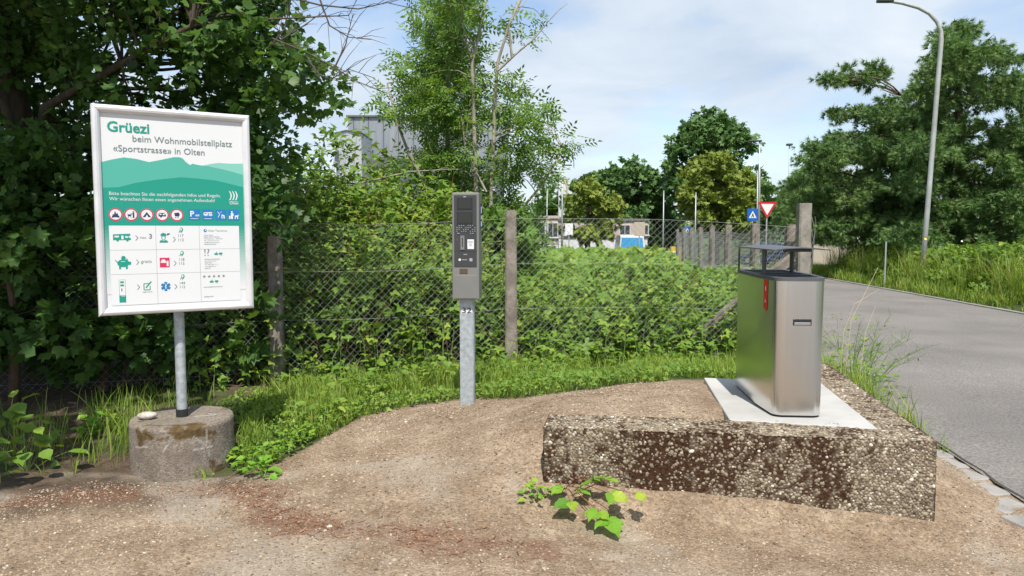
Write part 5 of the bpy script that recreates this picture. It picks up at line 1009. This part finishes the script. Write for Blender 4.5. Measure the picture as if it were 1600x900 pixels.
# ------------------------------------------------------------------ single plants
def big_leaf(serr=.07, n=7, wd=.36):
    """one broad pointed leaf with a toothed edge, folded along its rib"""
    L_ = [(0, 0, 0)]; Rr = []; rib = [(0, 0, 0)]
    for i in range(1, n): t = i / n; x = wd * sin(pi * t ** .75) * (1 + (serr if i % 2 else -serr)); L_.append((-x, t, .18 * x + .02 * sin(9 * t))); Rr.append((x, t, .18 * x + .02 * sin(7 * t))); rib.append((0, t, -.10 * t * t))
    vs = [(0, 0, 0)] + L_[1:] + Rr + rib[1:] + [(0, 1, -.14)]; k = n - 1; li = lambda i: 0 if i == 0 else (len(vs) - 1 if i == n else i); ri = lambda i: 0 if i == 0 else (len(vs) - 1 if i == n else k + i); bi = lambda i: 0 if i == 0 else (len(vs) - 1 if i == n else 2 * k + i)
    fs = []
    for i in range(n):
        for f, s_ in ((li, 1), (ri, -1)):
            q = [bi(i), bi(i + 1), f(i + 1), f(i)]; q = [v for j, v in enumerate(q) if v not in q[:j]]; fs.append(tuple(q[::s_]))
    return vs, fs
varmat('leaf_fresh', [(.0, (.10, .24, .025)), (.5, (.17, .35, .035)), (1, (.34, .44, .05))], .45, .35)
def leaf_obj(parent, pos, yd, nr, size, var, mat='leaf_fresh', wd=.36, name='leaf'):
    vs, fs = big_leaf(wd=wd); y = unit(np.array(yd, float)); nr = np.array(nr, float); z = unit(nr - (nr @ y) * y); x = np.cross(y, z); V = np.array(pos) + (np.array(vs) * size) @ np.stack([x, y, z])
    me = bpy.data.meshes.new(name); me.from_pydata([tuple(v) for v in V], [], fs); me.update(); me.attributes.new('var', 'FLOAT', 'POINT').data.foreach_set('value', np.full(len(vs), var, np.float32)); me.materials.append(MATS[mat]); return link(bpy.data.objects.new(name, me), parent)
def trifol(parent, p, a, size, base, nl=3, tilt=.25, mat='leaf_fresh', var=None):
    for k, da in enumerate(((0, 1.25, -1.25, 2.1, -2.1)[:nl])):
        d = np.array((cos(a + da), sin(a + da), -tilt * rng.uniform(.3, 1.4))); leaf_obj(parent, p - base, d, (rng.normal() * .2, -.25 + rng.normal() * .2, 1), size * (1 if k == 0 else .82) * rng.uniform(.9, 1.1), float(np.clip(rng.normal(.5, .18), 0, 1)) if var is None else var, mat)
Bb = G(872, 775, -.01); Bb[1] -= .03; br = empty('bramble_plant', Bb); tag(br, 'young bramble shoot with bright leaves in front of the pebble-faced wall', 'plant')
bl = [(878, 762, 4.18, 2.6, .075), (892, 784, 4.06, 3.6, .085), (926, 752, 4.16, 1.9, .07), (945, 748, 4.12, 1.2, .075), (956, 772, 4.05, -.6, .085), (994, 772, 4.02, .3, .06), (935, 800, 3.96, -2.2, .08), (950, 812, 3.92, -1.2, .095), (908, 768, 4.14, .9, .06)]
for i, (x, y, d, a, s_) in enumerate(bl):
    p_ = at(x, y, d + .13); trifol(br, p_, a, s_ * 1.35, Bb, 3, var=.98 if i == 5 else None); q = Bb + (p_ - Bb) * .5 + np.array((0, 0, .07)); MB().tube([t - Bb for t in (Bb + np.array((rng.normal() * .01, 0, -.02)), q, p_)], [.0035, .003, .002], 5, False).build('stem', 'red_stem', br)
def weed(label, loc, n, size, h, mat='leaf_fresh', group='weeds along the gravel edge', wd=.34, name='weed'):
    B = np.array((loc[0], loc[1], float(hgt(loc[0], loc[1])))); ro = empty(name, B); tag(ro, label, 'weed', group)
    for k in range(n):
        a = rng.uniform(0, 2 * pi); rr = rng.random() ** .6; p_ = np.array((cos(a) * rr * h * .7, sin(a) * rr * h * .7, h * rng.uniform(.25, 1) * (1 - .4 * rr))); leaf_obj(ro, p_, (cos(a), sin(a), rng.normal() * .3), (rng.normal() * .3, -.3 + rng.normal() * .3, 1), size * rng.uniform(.6, 1.2), float(np.clip(rng.normal(.5, .2), 0, 1)), mat, wd)
        if k % 3 == 0: MB().tube([(0, 0, -.02), p_ * .5 + np.array((0, 0, .01)), p_], [.003, .0025, .0015], 4, False).build('stem', 'green_stem', ro)
    return ro
weed('small leafy weed at the left end of the pebble-faced wall', G(838, 795, -.01), 26, .045, .12, group=None)
for x, y in ((395, 728), (425, 712), (455, 695), (380, 715), (412, 738), (470, 690), (500, 672), (520, 660)): weed('small bright weed on the left edge of the gravel mound', G(x, y, .02), 26, .06, .13)
for x, y in ((135, 690), (165, 680), (150, 668)): weed('small green weed on the soil left of the concrete base', G(x, y, .0), 24, .06, .14, group='weeds on the shaded soil')
for lab, x, y, n, s_, h in (('large-leaved plant at the edge of the shaded soil', 42, 738, 26, .125, .42), ('second large-leaved plant further into the shade', 12, 690, 24, .12, .4)): weed(lab, G(x, y, 0), n, s_, h, 'leaf_bramble', None, .42, 'broadleaf_plant')
for x, y in ((560, 610), (610, 600), (500, 640), (680, 596), (850, 590), (930, 575), (1000, 570), (650, 585), (890, 580), (1060, 570), (540, 590), (780, 600)): weed('light green weed among the grass below the fence', (G(x, y, .15)[0], G(x, y, .15)[1]), 30, .085, .30, 'leaf_bramble', 'weeds below the fence')
# wild plants between the wall and the road
wp = []
for x, y, n, h in ((1312, 590, 60, .5), (1330, 600, 60, .42), (1345, 575, 50, .5), (1318, 560, 50, .6), (1370, 600, 44, .34), (1312, 530, 50, .65)): q = G(x, y, .1); weed('leafy wild plant between the pebble-faced wall and the road', q, n, .07, h, 'leaf_bramble', 'wild plants beside the road', .26, 'wild_plant')
for (x, y, k) in ((1330, 588, 9), (1352, 596, 8)):
    B = G(x, y, .05); B[2] = float(hgt(B[0], B[1])); ro = empty('wispy_plant', B); tag(ro, 'wispy branching plant nearer the bin, leaning over the road edge' if k == 9 else 'wispy branching plant further from the bin at the road edge', 'plant', 'wispy plants at the road edge')
    for _ in range(k):
        e_ = np.array((rng.uniform(-.02, .5), rng.uniform(-.3, .3), rng.uniform(.4, .75))); mb = MB(); P = [np.zeros(3), e_ * .5 + (0, 0, .08), e_]; mb.tube(P, [.004, .003, .0015], 4, False)
        for _ in range(9):
            t = rng.uniform(.35, 1); a = e_ * t + (0, 0, .1 * (1 - abs(2 * t - 1))); mb.tube([a, a + np.array((rng.normal() * .07, rng.normal() * .07, rng.uniform(.02, .12)))], [.002, .001], 4, False)
        mb.build('stem', 'green_stem', ro)
        for _ in range(4): leaf_obj(ro, e_ * rng.uniform(.3, 1) + rng.normal(size=3) * .03, rng.normal(size=3), (0, -.3, 1), rng.uniform(.02, .045), rng.random() * .6, 'leaf_bramble', .2)
sl_ = ('long dry stalk arching far over the road edge', 'short dry stalk between two longer ones at the road edge', 'tall straight dry stalk leaning towards the road')
for i, pth in enumerate(([(1312, 570), (1318, 520), (1335, 475), (1374, 452)], [(1340, 560), (1352, 520), (1368, 478)], [(1318, 560), (1330, 500), (1372, 418)])):
    P = pl(pth, 6.9); B = P[0].copy(); B[2] = float(hgt(B[0], B[1])); P[0] = B; o = MB().tube([p - B for p in P], [.003, .0025, .002, .001][:len(P)], 5, False).build('dry_stalk', 'dry_stalk'); o.location = B; tag(o, sl_[i], 'stalk', 'dry stalks')
# flower heads on the far verge
n = 24; y = rng.uniform(12, 24, n); x = road_r(y) + rng.uniform(.9, 2.0, n); V, Fc, va = scatter([(cos(k * pi / 3), sin(k * pi / 3), .1) for k in range(6)], [(0, 1, 2, 3, 4, 5)], np.stack([x, y, hgt(x, y) + rng.uniform(.7, 1.4, n)], 1), rng.normal(size=(n, 3)), np.array((0, -.8, .5)) + rng.normal(size=(n, 3)) * .2, rng.uniform(.018, .045, n), rng.random(n))
tag(mesh_np('wild_flowers', V, Fc, 'petal', None, {'var': va}), 'white and yellow wild flowers on the far verge', 'flowers', kind='stuff')
